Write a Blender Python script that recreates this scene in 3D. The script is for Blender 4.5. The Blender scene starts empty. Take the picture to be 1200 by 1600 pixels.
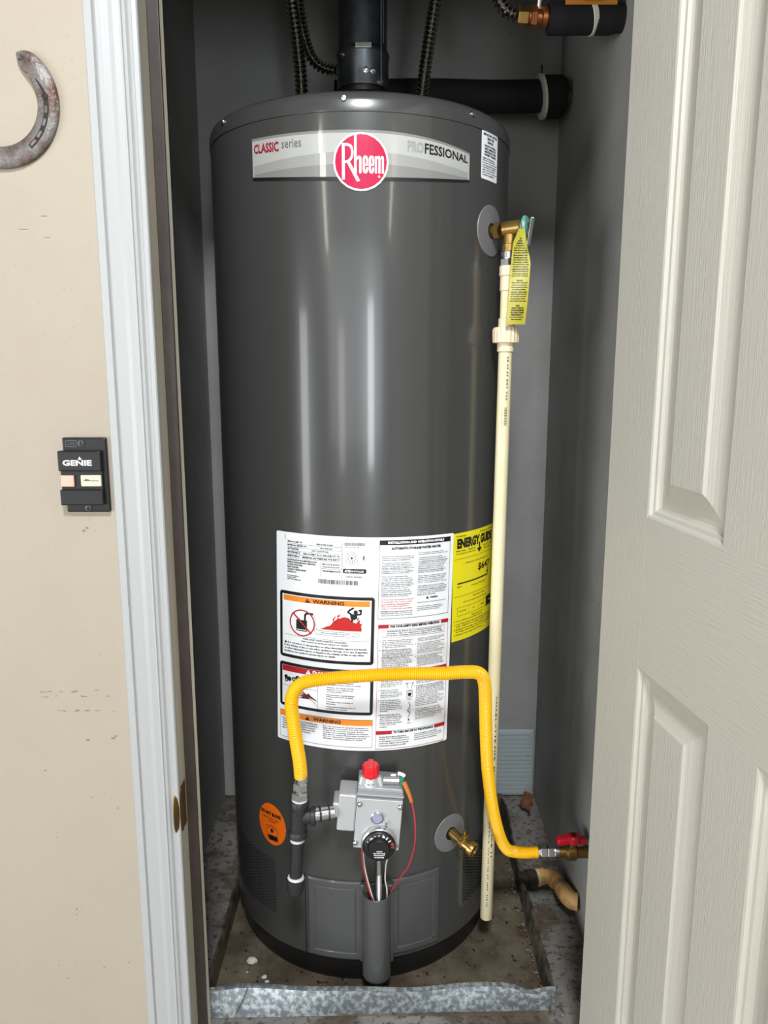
import bpy, math, random
from mathutils import Vector, Matrix
random.seed(7)
S = bpy.context.scene
COL = S.collection
PI = math.pi

# ------------------------------------------------------------------ camera
cam_d = bpy.data.cameras.new('camera'); cam = bpy.data.objects.new('camera', cam_d); COL.objects.link(cam)
cam_d.sensor_fit = 'VERTICAL'; cam_d.sensor_height = 36.0; cam_d.lens = 36.0 * 1202.0 / 1600.0
cam_d.clip_start = 0.02
cam.location = (0, 0, 1.07); cam.rotation_euler = (math.radians(90 - 10.53), 0, 0)
S.camera = cam

# ------------------------------------------------------------------ world, lamps, exposure
W = bpy.data.worlds.new('garage_ambient'); S.world = W; W.use_nodes = True
W.node_tree.nodes['Background'].inputs[0].default_value = (0.90, 0.96, 1.0, 1)
W.node_tree.nodes['Background'].inputs[1].default_value = 0.05
def area(name, loc, target, sx, sy, power, col):
    d = bpy.data.lights.new(name, 'AREA'); d.shape = 'RECTANGLE'; d.size = sx; d.size_y = sy
    d.energy = power; d.color = col
    o = bpy.data.objects.new(name, d); COL.objects.link(o); o.location = loc
    o.rotation_euler = (Vector(target) - Vector(loc)).to_track_quat('-Z', 'Y').to_euler()
    return o
area('daylight_from_garage_side', (-3.3, -1.3, 0.75), (0.2, 1.2, 0.7), 1.8, 1.4, 58, (0.95, 0.98, 1.0))
area('daylight_from_garage_opening', (-0.3, -4.4, 1.25), (0.0, 1.2, 0.9), 4.2, 1.7, 34, (0.93, 0.97, 1.0))
area('daylight_gap_right', (0.60, -3.0, 0.96), (0.0, 1.2, 0.95), 0.34, 1.15, 18, (0.90, 0.96, 1.0))  # narrow source placed for the bright streak on the tank
area('warm_streak_light', (-1.02, -2.8, 0.86), (0.0, 1.2, 0.95), 0.34, 0.95, 4, (1.0, 0.97, 0.90))  # source added for the weaker warm streak on the tank
area('ceiling_lamp_left', (-2.30, -3.6, 2.42), (-2.10, -2.4, 0.0), 0.20, 1.5, 15, (1.0, 0.94, 0.82))
area('ceiling_lamp_right', (2.05, -3.4, 2.42), (1.9, -2.4, 0.0), 0.14, 1.2, 8, (1.0, 0.94, 0.82))
area('ceiling_lamp_near', (0.06, -0.60, 2.50), (0.08, 1.2, 0.5), 0.30, 0.30, 35, (0.94, 0.97, 1.0))
S.view_settings.view_transform = 'Standard'; S.view_settings.look = 'None'
S.view_settings.gamma = 1.0; S.view_settings.use_curve_mapping = False
S.view_settings.exposure = 0.64

# ------------------------------------------------------------------ materials
def lin(c):
    return tuple((x / 12.92 if x <= 0.04045 else ((x + 0.055) / 1.055) ** 2.4) for x in (v / 255.0 for v in c)) + (1,)
MATS = {}
def mat(name, rgb, rough=0.5, metal=0.0, coat=0.0, spec=0.5, bump=0.0, bscale=60, stretch=(1, 1, 1), vary=None, vscale=8, vlo=0.4, vhi=0.7, specks=None, sscale=60, sthr=0.72, trans=0.0):
    if name in MATS: return MATS[name]
    m = bpy.data.materials.new(name); m.use_nodes = True; nt = m.node_tree; b = nt.nodes['Principled BSDF']
    N = nt.nodes.new; L = nt.links.new
    b.inputs['Base Color'].default_value = lin(rgb); b.inputs['Roughness'].default_value = rough
    b.inputs['Metallic'].default_value = metal; b.inputs['Coat Weight'].default_value = coat
    b.inputs['Coat Roughness'].default_value = 0.08; b.inputs['Specular IOR Level'].default_value = spec
    if trans: b.inputs['Transmission Weight'].default_value = trans
    tc = N('ShaderNodeTexCoord'); mp = N('ShaderNodeMapping'); mp.inputs['Scale'].default_value = stretch
    L(tc.outputs['Object'], mp.inputs['Vector'])
    colout = None
    if vary:
        n = N('ShaderNodeTexNoise'); n.inputs['Scale'].default_value = vscale; n.inputs['Detail'].default_value = 6; n.inputs['Roughness'].default_value = 0.6
        L(mp.outputs[0], n.inputs['Vector'])
        r = N('ShaderNodeValToRGB'); r.color_ramp.elements[0].position = vlo; r.color_ramp.elements[1].position = vhi
        r.color_ramp.elements[0].color = lin(rgb); r.color_ramp.elements[1].color = lin(vary)
        L(n.outputs['Fac'], r.inputs['Fac']); colout = r.outputs['Color']
    if specks:
        n = N('ShaderNodeTexNoise'); n.inputs['Scale'].default_value = sscale; n.inputs['Detail'].default_value = 3
        L(mp.outputs[0], n.inputs['Vector'])
        r = N('ShaderNodeValToRGB'); r.color_ramp.elements[0].position = sthr; r.color_ramp.elements[1].position = min(1, sthr + 0.03)
        r.color_ramp.elements[0].color = (0, 0, 0, 1); r.color_ramp.elements[1].color = (1, 1, 1, 1)
        L(n.outputs['Fac'], r.inputs['Fac'])
        x = N('ShaderNodeMix'); x.data_type = 'RGBA'; L(r.outputs['Color'], x.inputs['Factor'])
        if colout: L(colout, x.inputs['A'])
        else: x.inputs['A'].default_value = lin(rgb)
        x.inputs['B'].default_value = lin(specks); colout = x.outputs['Result']
    if colout: L(colout, b.inputs['Base Color'])
    if bump:
        n = N('ShaderNodeTexNoise'); n.inputs['Scale'].default_value = bscale; n.inputs['Detail'].default_value = 4
        L(mp.outputs[0], n.inputs['Vector'])
        bp = N('ShaderNodeBump'); bp.inputs['Strength'].default_value = bump; bp.inputs['Distance'].default_value = 0.002
        L(n.outputs['Fac'], bp.inputs['Height']); L(bp.outputs[0], b.inputs['Normal'])
    MATS[name] = m; return m

garage_paint = mat('garage_paint', (170, 160, 143), 0.75, bump=0.25, bscale=120, vary=(168, 154, 139), vscale=4, vlo=0.45, vhi=0.75, specks=(158, 146, 130), sscale=230, sthr=0.665)
closet_paint = mat('closet_paint', (150, 150, 147), 0.8, bump=0.3, bscale=90, vary=(136, 135, 131), vscale=5, specks=(60, 58, 52), sscale=70, sthr=0.755)
trim_paint = mat('trim_paint', (172, 173, 172), 0.42, bump=0.2, bscale=40, stretch=(8, 8, 0.6), specks=(128, 122, 112), sscale=55, sthr=0.77)
jamb_paint = mat('jamb_paint', (176, 168, 150), 0.6, bump=0.1)
stop_paint = mat('stop_paint', (214, 208, 190), 0.6)
seal_brown = mat('seal_brown', (58, 48, 42), 0.4, vary=(46, 38, 34), vscale=20)
door_v = mat('door_grain_upright', (186, 182, 170), 0.5, bump=0.35, bscale=16, stretch=(40, 40, 1.0))
door_h = mat('door_grain_level', (186, 182, 170), 0.5, bump=0.35, bscale=16, stretch=(1.0, 28, 40))
tank_paint = mat('tank_enamel', (64, 64, 63), 0.26, coat=0.35, bump=0.07, bscale=5, stretch=(1, 1, .6))
tank_flat = mat('tank_steel_cover', (75, 75, 76), 0.33, coat=0.25)
black_plastic = mat('black_plastic', (22, 22, 23), 0.4)
black_rough = mat('black_foam', (13, 13, 13), 0.85, bump=0.4, bscale=80)
hole_shade = mat('painted_hole_shade', (9, 9, 9), 0.9)  # near-black colour stands in for the shade inside openings
grommet_grey = mat('grey_plastic_flange', (112, 112, 113), 0.45)
white_paper = mat('white_label_paper', (242, 244, 247), 0.35, coat=0.2)
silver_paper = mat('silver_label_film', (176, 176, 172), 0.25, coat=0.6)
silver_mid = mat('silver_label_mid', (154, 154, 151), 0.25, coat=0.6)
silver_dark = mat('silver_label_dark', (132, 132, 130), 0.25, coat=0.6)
ink = mat('black_ink', (20, 20, 22), 0.4)
ink_grey = mat('grey_ink', (95, 95, 97), 0.4)
ink_pale = mat('pale_grey_ink', (150, 150, 148), 0.4)
red_ink = mat('red_ink', (176, 32, 36), 0.35)
fire_red = mat('flame_red_ink', (188, 34, 32), 0.35)
crimson = mat('crimson_ink', (150, 16, 46), 0.4)
magenta = mat('magenta_badge', (188, 8, 66), 0.25, coat=0.6)
white_ink = mat('white_ink', (240, 240, 242), 0.3, coat=0.3)
orange_ink = mat('orange_ink', (240, 140, 42), 0.35)
orange_sticker = mat('orange_sticker_paper', (232, 104, 14), 0.45)
yellow_paper = mat('yellow_label_paper', (236, 222, 22), 0.4)
tag_yellow = mat('yellow_tag_plastic', (178, 168, 56), 0.4)
brass = mat('brass', (176, 144, 82), 0.3, metal=0.9, bump=0.2, bscale=60, vary=(120, 88, 42), vscale=30)
copper = mat('copper_brass', (160, 98, 60), 0.4, metal=0.85)
steel = mat('bright_steel', (205, 205, 205), 0.25, metal=1.0, bump=0.05)
flex_steel = mat('corrugated_steel', (160, 157, 150), 0.2, metal=1.0)
galv = mat('galvanised_steel', (132, 142, 148), 0.36, metal=0.75, bump=0.3, bscale=26, vary=(206, 213, 217), vscale=110, vlo=0.44, vhi=0.62)
galv_dirty = mat('soiled_galvanised', (96, 89, 76), 0.6, metal=0.2, bump=0.6, bscale=60, vary=(58, 50, 42), vscale=42, vlo=.42, vhi=.6)
vent_steel = mat('vent_pipe_steel', (92, 96, 102), 0.36, metal=0.85, vary=(58, 62, 68), vscale=24, bump=0.1, bscale=30)
cast_alu = mat('cast_aluminium', (190, 191, 192), 0.42, metal=0.35, bump=0.08, bscale=300)
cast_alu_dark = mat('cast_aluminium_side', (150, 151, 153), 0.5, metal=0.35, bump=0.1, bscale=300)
black_iron = mat('black_iron_pipe', (48, 48, 50), 0.42, metal=0.3, bump=0.5, bscale=160)
thread_paste = mat('thread_paste', (205, 208, 210), 0.5)
red_plastic = mat('red_plastic', (226, 28, 40), 0.35)
red_handle = mat('red_valve_handle', (176, 14, 34), 0.35)
teal_plastic = mat('teal_plastic', (60, 140, 120), 0.5, vary=(150, 190, 178), vscale=120)
green_plastic = mat('green_plastic', (10, 132, 106), 0.4)
yellow_hose = mat('yellow_hose_coating', (246, 190, 20), 0.36)
cream_cpvc = mat('cream_pipe_plastic', (232, 222, 188), 0.35, vary=(222, 206, 150), vscale=2.2)
cream_fit = mat('cream_fitting_plastic', (226, 208, 176), 0.4)
tan_plastic = mat('tan_drain_plastic', (206, 164, 104), 0.55, vary=(150, 104, 56), vscale=26, vlo=0.5, vhi=0.75)
iron_rust = mat('worn_horseshoe_iron', (122, 118, 114), 0.45, metal=0.4, bump=0.8, bscale=160, vary=(88, 62, 50), vscale=30, vlo=0.45, vhi=0.62)
iron_dark = mat('dark_iron_groove', (34, 30, 28), 0.7)
brass_old = mat('aged_brass', (124, 96, 52), 0.4, metal=0.8)
button_pink = mat('faded_orange_button', (232, 178, 156), 0.45)
button_beige = mat('beige_button', (206, 200, 176), 0.45)
orange_brown = mat('orange_wire_sleeve', (188, 108, 34), 0.5)
red_wire = mat('red_wire', (186, 50, 66), 0.45)
white_wire = mat('white_wire', (206, 206, 192), 0.45)
purple_badge = mat('violet_button_face', (150, 150, 176), 0.3)
chip_white = mat('white_debris', (216, 214, 204), 0.8)
leaf_brown = mat('dry_leaf', (120, 76, 46), 0.8, vary=(74, 44, 28), vscale=60)
ridged_paint = mat('ridged_board_paint', (168, 178, 180), 0.7)

def floor_material():
    m = bpy.data.materials.new('stained_concrete'); m.use_nodes = True; nt = m.node_tree; b = nt.nodes['Principled BSDF']
    N = nt.nodes.new; L = nt.links.new; b.inputs['Roughness'].default_value = 0.85
    tc = N('ShaderNodeTexCoord')
    def noise(scale, det=8, rough=0.65):
        n = N('ShaderNodeTexNoise'); n.inputs['Scale'].default_value = scale; n.inputs['Detail'].default_value = det; n.inputs['Roughness'].default_value = rough
        L(tc.outputs['Object'], n.inputs['Vector']); return n
    def ramp(src, *st):
        r = N('ShaderNodeValToRGB'); e = r.color_ramp.elements
        while len(e) < len(st): e.new(0.5)
        for i, (p, c) in enumerate(st): e[i].position = p; e[i].color = c
        L(src, r.inputs['Fac']); return r
    base = ramp(noise(7).outputs['Fac'], (0.30, lin((66, 50, 40))), (0.44, lin((98, 86, 74))), (0.50, lin((122, 119, 114))), (0.72, lin((146, 142, 134))))
    blot = ramp(noise(75, 8).outputs['Fac'], (0.53, (0, 0, 0, 1)), (0.60, (.8, .8, .8, 1)))
    x = N('ShaderNodeMix'); x.data_type = 'RGBA'; L(blot.outputs[0], x.inputs['Factor']); L(base.outputs[0], x.inputs['A']); x.inputs['B'].default_value = lin((64, 54, 47))
    wh = ramp(noise(64, 8).outputs['Fac'], (0.66, (0, 0, 0, 1)), (0.69, (1, 1, 1, 1)))
    y = N('ShaderNodeMix'); y.data_type = 'RGBA'; L(wh.outputs[0], y.inputs['Factor']); L(x.outputs['Result'], y.inputs['A']); y.inputs['B'].default_value = lin((176, 172, 160))
    L(y.outputs['Result'], b.inputs['Base Color'])
    bp = N('ShaderNodeBump'); bp.inputs['Strength'].default_value = 0.6; bp.inputs['Distance'].default_value = 0.003
    L(noise(60).outputs['Fac'], bp.inputs['Height']); L(bp.outputs[0], b.inputs['Normal'])
    return m
concrete = floor_material()
pan_dirt = mat('pan_sediment', (74, 64, 50), 0.75, bump=0.5, bscale=70, vary=(120, 110, 92), vscale=11, vlo=0.42, vhi=0.72, specks=(40, 32, 26), sscale=80, sthr=0.64)

# ------------------------------------------------------------------ mesh builder (world coordinates)
class MB:
    def __init__(s): s.v = []; s.f = []; s.sm = []
    def add(s, vs, fs, smooth=False, M=None):
        o = len(s.v)
        s.v += [tuple(M @ Vector(p)) for p in vs] if M is not None else [tuple(p) for p in vs]
        s.f += [tuple(i + o for i in f) for f in fs]; s.sm += [smooth] * len(fs); return s
    def box(s, x0, y0, z0, x1, y1, z1, M=None, bev=0.0):
        if bev <= 0:
            v = [(x, y, z) for x in (x0, x1) for y in (y0, y1) for z in (z0, z1)]
            return s.add(v, [(0, 1, 3, 2), (4, 6, 7, 5), (0, 4, 5, 1), (2, 3, 7, 6), (0, 2, 6, 4), (1, 5, 7, 3)], False, M)
        import bmesh
        bm = bmesh.new(); bmesh.ops.create_cube(bm, size=1)
        for q in bm.verts: q.co = Vector(((x0 + x1) / 2 + q.co.x * (x1 - x0), (y0 + y1) / 2 + q.co.y * (y1 - y0), (z0 + z1) / 2 + q.co.z * (z1 - z0)))
        bmesh.ops.bevel(bm, geom=bm.edges[:], offset=bev, segments=2, affect='EDGES', profile=0.5)
        bm.verts.ensure_lookup_table()
        s.add([q.co.copy() for q in bm.verts], [tuple(q.index for q in f.verts) for f in bm.faces], False, M); bm.free(); return s
    def lathe(s, prof, origin=(0, 0, 0), axis=(0, 0, 1), n=32, smooth=True, a0=0, a1=2 * PI, caps=True):
        ax = Vector(axis).normalized(); q = ax.to_track_quat('Z', 'Y').to_matrix(); o = Vector(origin)
        full = abs(a1 - a0 - 2 * PI) < 1e-6; k = n if full else n + 1
        vs = []; fs = []
        for (r, h) in prof:
            for i in range(k):
                a = a0 + (a1 - a0) * i / n
                vs.append(o + q @ Vector((r * math.cos(a), r * math.sin(a), h)))
        for j in range(len(prof) - 1):
            for i in range(n):
                i2 = (i + 1) % k
                fs.append((j * k + i, j * k + i2, (j + 1) * k + i2, (j + 1) * k + i))
        if caps and full:
            if prof[0][0] > 1e-6: fs.append(tuple(reversed(range(k))))
            if prof[-1][0] > 1e-6: fs.append(tuple((len(prof) - 1) * k + i for i in range(k)))
        return s.add(vs, fs, smooth)
    def cyl(s, a, b, r, r2=None, n=24, bev=0.0, smooth=True):
        a = Vector(a); b = Vector(b); L = (b - a).length; r2 = r if r2 is None else r2
        if bev: return s.lathe([(r - bev, 0), (r, bev), (r2, L - bev), (r2 - bev, L)], a, b - a, n, smooth)
        return s.lathe([(r, 0), (r2, L)], a, b - a, n, smooth)
    def hexnut(s, a, b, r):
        a = Vector(a); b = Vector(b); L = (b - a).length
        return s.lathe([(r * .88, 0), (r, L * .12), (r, L * .88), (r * .88, L)], a, b - a, 6, False)
    def tube(s, pts, r, n=12, rf=None, caps=True, smooth=True):
        pts = [Vector(p) for p in pts]; N = len(pts); vs = []; fs = []
        t = (pts[1] - pts[0]).normalized(); up = Vector((0, 0, 1)) if abs(t.z) < .9 else Vector((1, 0, 0))
        nrm = (up - t * up.dot(t)).normalized()
        for i, p in enumerate(pts):
            t = (pts[min(i + 1, N - 1)] - pts[max(i - 1, 0)]).normalized()
            nrm = (nrm - t * nrm.dot(t)).normalized(); bn = t.cross(nrm)
            rr = rf(i) if rf else r
            for k in range(n):
                a = 2 * PI * k / n; vs.append(p + (nrm * math.cos(a) + bn * math.sin(a)) * rr)
        for i in range(N - 1):
            for k in range(n):
                k2 = (k + 1) % n; fs.append((i * n + k, i * n + k2, (i + 1) * n + k2, (i + 1) * n + k))
        if caps: fs.append(tuple(reversed(range(n)))); fs.append(tuple((N - 1) * n + k for k in range(n)))
        return s.add(vs, fs, smooth)
    def prism(s, poly, d0, d1, fn):
        # poly = 2D points; fn(x, y, depth) -> world point
        n = len(poly); vs = [fn(x, y, d0) for x, y in poly] + [fn(x, y, d1) for x, y in poly]
        fs = [tuple(reversed(range(n))), tuple(range(n, 2 * n))] + [(i, (i + 1) % n, n + (i + 1) % n, n + i) for i in range(n)]
        return s.add(vs, fs)

def build(name, mb, m, parent=None, label=None, cat=None, group=None, kind=None, origin=None):
    me = bpy.data.meshes.new(name)
    if parent is not None:
        o_ = Vector(parent['_o'])
    else:
        xs = [v[0] for v in mb.v]; ys = [v[1] for v in mb.v]; zs = [v[2] for v in mb.v]
        o_ = Vector(origin) if origin else Vector(((min(xs) + max(xs)) / 2, (min(ys) + max(ys)) / 2, min(zs)))
    me.from_pydata([(v[0] - o_.x, v[1] - o_.y, v[2] - o_.z) for v in mb.v], [], mb.f)
    me.polygons.foreach_set('use_smooth', mb.sm)
    me.materials.append(m); me.update()
    import bmesh
    bm = bmesh.new(); bm.from_mesh(me); bmesh.ops.recalc_face_normals(bm, faces=bm.faces[:])
    if any(mb.sm):
        for e in bm.edges:
            if len(e.link_faces) == 2 and e.calc_face_angle(0) > 0.75: e.smooth = False
    bm.to_mesh(me); bm.free()
    o = bpy.data.objects.new(name, me); COL.objects.link(o)
    if parent is not None: o.parent = parent
    else: o.location = o_
    o['_o'] = tuple(o_)
    tag(o, label, cat, group, kind); return o
def tag(o, label=None, cat=None, group=None, kind=None):
    if label: o['label'] = label
    if cat: o['category'] = cat
    if group: o['group'] = group
    if kind: o['kind'] = kind
    return o
def thing(name, loc, label, cat, group=None, kind=None):
    o = bpy.data.objects.new(name, None); COL.objects.link(o); o.location = loc; o['_o'] = tuple(loc)
    o.empty_display_size = 0.05
    return tag(o, label, cat, group, kind)
def spline(P, step=0.004):
    P = [Vector(p) for p in P]; P = [P[0] * 2 - P[1]] + P + [P[-1] * 2 - P[-2]]
    dense = []
    for i in range(1, len(P) - 2):
        a, b, c, d = P[i - 1:i + 3]
        for k in range(80):
            t = k / 80
            dense.append(0.5 * ((2 * b) + (c - a) * t + (2 * a - 5 * b + 4 * c - d) * t * t + (3 * b - 3 * c + d - a) * t ** 3))
    dense.append(P[-2])
    out = [dense[0]]; acc = 0; tgt = step
    for i in range(1, len(dense)):
        seg = (dense[i] - dense[i - 1]).length
        while acc + seg >= tgt and seg > 0:
            out.append(dense[i - 1].lerp(dense[i], (tgt - acc) / seg)); tgt += step
        acc += seg
    return out
def corrugated(P, r, pitch, amp, n=16, k=5):
    pts = spline(P, pitch / k)
    return MB().tube(pts, r, n, rf=lambda i: r - amp * (0.5 * (1 - math.cos(2 * PI * i / k))) ** 1.6)

# ------------------------------------------------------------------ printing helpers
_tc = {}
def text_mesh(s, bold=0.0, align='LEFT', res=2, spacing=1.0, line=1.0):
    key = (s, bold, align, res, spacing, line)
    if key in _tc: return _tc[key]
    c = bpy.data.curves.new('t', 'FONT'); c.body = s; c.size = 1; c.resolution_u = res; c.offset = bold
    c.align_x = align; c.space_character = spacing; c.space_line = line; c.fill_mode = 'FRONT' if hasattr(c, 'fill_mode') else c.fill_mode
    o = bpy.data.objects.new('t', c); me = bpy.data.meshes.new_from_object(o)
    vs = [(v.co.x, v.co.y) for v in me.vertices]; fs = [tuple(p.vertices) for p in me.polygons]
    bpy.data.objects.remove(o); bpy.data.curves.remove(c); bpy.data.meshes.remove(me)
    _tc[key] = (vs, fs); return _tc[key]
class Sheet:
    """flat print laid on a surface: fn(x, y, lift) -> world"""
    def __init__(s, fn): s.fn = fn; s.layers = {}
    def mb(s, key):
        if key not in s.layers: s.layers[key] = MB()
        return s.layers[key]
    def rect(s, key, x0, y0, x1, y1, lift, step=0.006):
        n = max(1, int(abs(x1 - x0) / step)); vs = []; fs = []
        for i in range(n + 1):
            x = x0 + (x1 - x0) * i / n; vs += [s.fn(x, y0, lift), s.fn(x, y1, lift)]
        for i in range(n): fs.append((2 * i, 2 * i + 2, 2 * i + 3, 2 * i + 1))
        s.mb(key).add(vs, fs)
    def poly(s, key, pts, lift):
        s.mb(key).add([s.fn(x, y, lift) for x, y in pts], [tuple(range(len(pts)))])
    def frame(s, key, x0, y0, x1, y1, w, lift):
        s.rect(key, x0, y0, x1, y0 + w, lift); s.rect(key, x0, y1 - w, x1, y1, lift)
        s.rect(key, x0, y0, x0 + w, y1, lift); s.rect(key, x1 - w, y0, x1, y1, lift)
    def rrect(s, key, x0, y0, x1, y1, r, lift, holes=None):
        # rounded rectangle as vertical strips
        xs = [x0 + r * (1 - math.cos(a * PI / 12)) for a in range(7)]
        n = max(2, int((x1 - x0 - 2 * r) / 0.006))
        xs += [x0 + r + (x1 - x0 - 2 * r) * i / n for i in range(1, n)] + [x1 - r * (1 - math.cos(a * PI / 12)) for a in range(6, -1, -1)]
        vs = []; fs = []
        for x in xs:
            d = 0
            if x < x0 + r: d = r - math.sqrt(max(0, r * r - (x0 + r - x) ** 2))
            if x > x1 - r: d = r - math.sqrt(max(0, r * r - (x - x1 + r) ** 2))
            vs += [s.fn(x, y0 + d, lift), s.fn(x, y1 - d, lift)]
        for i in range(len(xs) - 1): fs.append((2 * i, 2 * i + 2, 2 * i + 3, 2 * i + 1))
        s.mb(key).add(vs, fs)
    def disc(s, key, cx, cy, rx, ry, lift, n=40, rot=0):
        # strips so that it follows a curved surface
        k = 12; vs = []; fs = []
        for i in range(k + 1):
            a = PI * i / k; x = -math.cos(a); h = math.sin(a)
            for sg in (-1, 1):
                px, py = x * rx, sg * h * ry
                vs.append(s.fn(cx + px * math.cos(rot) - py * math.sin(rot), cy + px * math.sin(rot) + py * math.cos(rot), lift))
        for i in range(k): fs.append((2 * i, 2 * i + 2, 2 * i + 3, 2 * i + 1))
        s.mb(key).add(vs, fs)
    def ring(s, key, cx, cy, r0, r1, lift, n=36):
        vs = []; fs = []
        for i in range(n):
            a = 2 * PI * i / n
            vs += [s.fn(cx + r0 * math.cos(a), cy + r0 * math.sin(a), lift), s.fn(cx + r1 * math.cos(a), cy + r1 * math.sin(a), lift)]
        for i in range(n):
            j = (i + 1) % n; fs.append((2 * i, 2 * i + 1, 2 * j + 1, 2 * j))
        s.mb(key).add(vs, fs)
    def stroke(s, key, pts, w, lift):
        for (ax, ay), (bx, by) in zip(pts[:-1], pts[1:]):
            L = math.hypot(bx - ax, by - ay) or 1e-6; nx, ny = -(by - ay) / L * w / 2, (bx - ax) / L * w / 2
            ex, ey = (bx - ax) / L * w * .3, (by - ay) / L * w * .3
            s.poly(key, [(ax + nx - ex, ay + ny - ey), (bx + nx + ex, by + ny + ey), (bx - nx + ex, by - ny + ey), (ax - nx - ex, ay - ny - ey)], lift)
    def fit(s, key, txt, x0, y0, x1, y1, lift, bold=0.0, res=2, align='LEFT', slant=0.0, line=1.0, warp=None, rot=0):
        """text stretched into the rectangle; y0 = top (downwards axis), y1 = bottom"""
        vs, fs = text_mesh(txt, bold, align, res, 1.0, line)
        if not vs: return
        ax = min(v[0] for v in vs); bx = max(v[0] for v in vs); ay = min(v[1] for v in vs); by = max(v[1] for v in vs)
        out = []
        for x, y in vs:
            u = (x - ax) / (bx - ax); v = (y - ay) / (by - ay)
            X = x0 + u * (x1 - x0) + slant * v; Y = y1 + v * (y0 - y1)
            if rot:
                cx_, cy_ = (x0 + x1) / 2, (y0 + y1) / 2; dx, dy = X - cx_, Y - cy_
                X = cx_ + dx * math.cos(rot) - dy * math.sin(rot); Y = cy_ + dx * math.sin(rot) + dy * math.cos(rot)
            if warp: X, Y = warp(X, Y)
            out.append(s.fn(X, Y, lift))
        s.mb(key).add(out, fs)
    def para(s, key, txt, x0, y0, x1, y1, nlines, lift, bold=0.028, res=1):
        """paragraph wrapped into nlines lines filling the rectangle"""
        words = txt.split(); tot = len(txt); per = max(6, math.ceil(tot / nlines) + 2)
        lines = []; cur = ''
        for w in words:
            if len(cur) + len(w) + 1 > per and cur: lines.append(cur); cur = w
            else: cur = (cur + ' ' + w).strip()
        lines.append(cur); lines = lines[:nlines]
        lh = (y1 - y0) / max(nlines, 1)
        mx = max(len(l) for l in lines)
        for i, l in enumerate(lines):
            s.fit(key, l, x0, y0 + i * lh, x0 + (x1 - x0) * min(1, len(l) / mx), y0 + i * lh + lh * 0.72, lift, bold, res)
    def emit(s, parent, names):
        for k, mb in s.layers.items():
            if k in names and mb.v:
                nm, m = names[k]; build(nm, mb, m, parent, kind='stuff' if 'print' in nm or 'lettering' in nm else None)

# ================================================================== THE SETTING
def struct(name, mb, m, parent=None, **kw): return build(name, mb, m, parent, kind=None if parent else 'structure', **kw)
struct('floor', MB().box(-.322, 1.06, -0.06, .362, 1.15, 0.0).box(-.50, 1.15, -.06, .48, 1.90, 0), concrete, origin=(0, 0, 0))
struct('floor', MB().box(-5, -7, -0.06, 5, 1.06, 0.0), mat('pale_garage_slab', (176, 174, 168), .8, bump=.3, bscale=20, vary=(150, 146, 138), vscale=3), origin=(0, 0, 0))
# garage wall; closet opening's unseen header built low to shade the closet top
fw = MB().box(-1.8, 1.035, 0, -0.322, 1.15, 2.5).box(0.362, 1.035, 0, 2.2, 1.15, 2.5).box(-0.322, 1.035, 1.70, 0.362, 1.15, 2.5)
wf = struct('wall_front', fw, garage_paint, origin=(0, 1.035, 0))
# scuff marks and screw holes on the painted wall are shallow relief pieces
sc = MB()
for x, z, w, h in [(-.4345, 1.262, .008, .0007), (-.432, 1.236, .008, .0006), (-.462, 1.246, .011, .0005), (-.408, .8555, .0035, .0035), (-.4125, .8515, .0038, .0038), (-.3975, .852, .0016, .0016)]:
    sc.lathe([(0.0001, 0), (w / 2, 0.0001), (w / 2, 0.0003)], (x, 1.0349, z), (0, -1, 0), 8) if w == h else sc.box(x - w / 2, 1.0345, z - h / 2, x + w / 2, 1.0352, z + h / 2)
for k in range(26):
    x = -.50 + .125 * random.random(); z = .585 + random.choice([0, .022, .03]) + .003 * random.random(); w = random.uniform(.002, .009)
    sc.box(x, 1.0346, z, x + w, 1.0352, z + random.uniform(.0004, .0010))
for k in range(14):
    x = -.50 + .13 * random.random(); z = .1 + .45 * random.random(); w = random.uniform(.001, .006)
    sc.box(x, 1.0346, z, x + w, 1.0352, z + random.uniform(.0006, .003))
build('scuff_marks', sc, mat('scuff_grey', (128, 120, 108), 0.8), wf, kind='stuff')
struct('wall_back', MB().box(-0.50, 1.80, 0, 0.48, 1.90, 2.45), closet_paint)
struct('wall_left', MB().box(-0.50, 1.15, 0, -0.405, 1.80, 2.45), closet_paint)
struct('wall_right', MB().box(0.381, 1.15, 0, 0.48, 1.80, 2.45), closet_paint)
struct('ceiling', MB().box(-0.50, 1.15, 2.45, 0.48, 1.90, 2.50), closet_paint)

def mould(prof, z0, z1, fn):
    return MB().prism(prof, z0, z1, fn)
casing = [(0, 0), (0, .013), (.002, .0155), (.011, .0155), (.0125, .012), (.016, .0145), (.022, .0138), (.030, .0125), (.036, .0142), (.043, .0128), (.0455, .013), (.0465, .0105), (.050, .0105), (.0525, .0065), (.056, .007), (.058, .0095), (.063, .0088), (.0645, .007), (.0645, 0)]
struct('trim_1', mould(casing, 0, 1.70, lambda x, y, z: (-.3635 + x, 1.035 - y, z)), trim_paint)
struct('trim_2', mould(casing, 0, 1.70, lambda x, y, z: (.4035 - x, 1.035 - y, z)), trim_paint)
struct('trim_3', mould(casing, -.3635, .4035, lambda x, y, z: (z, 1.035 - y, 1.765 - x)), trim_paint)
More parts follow.
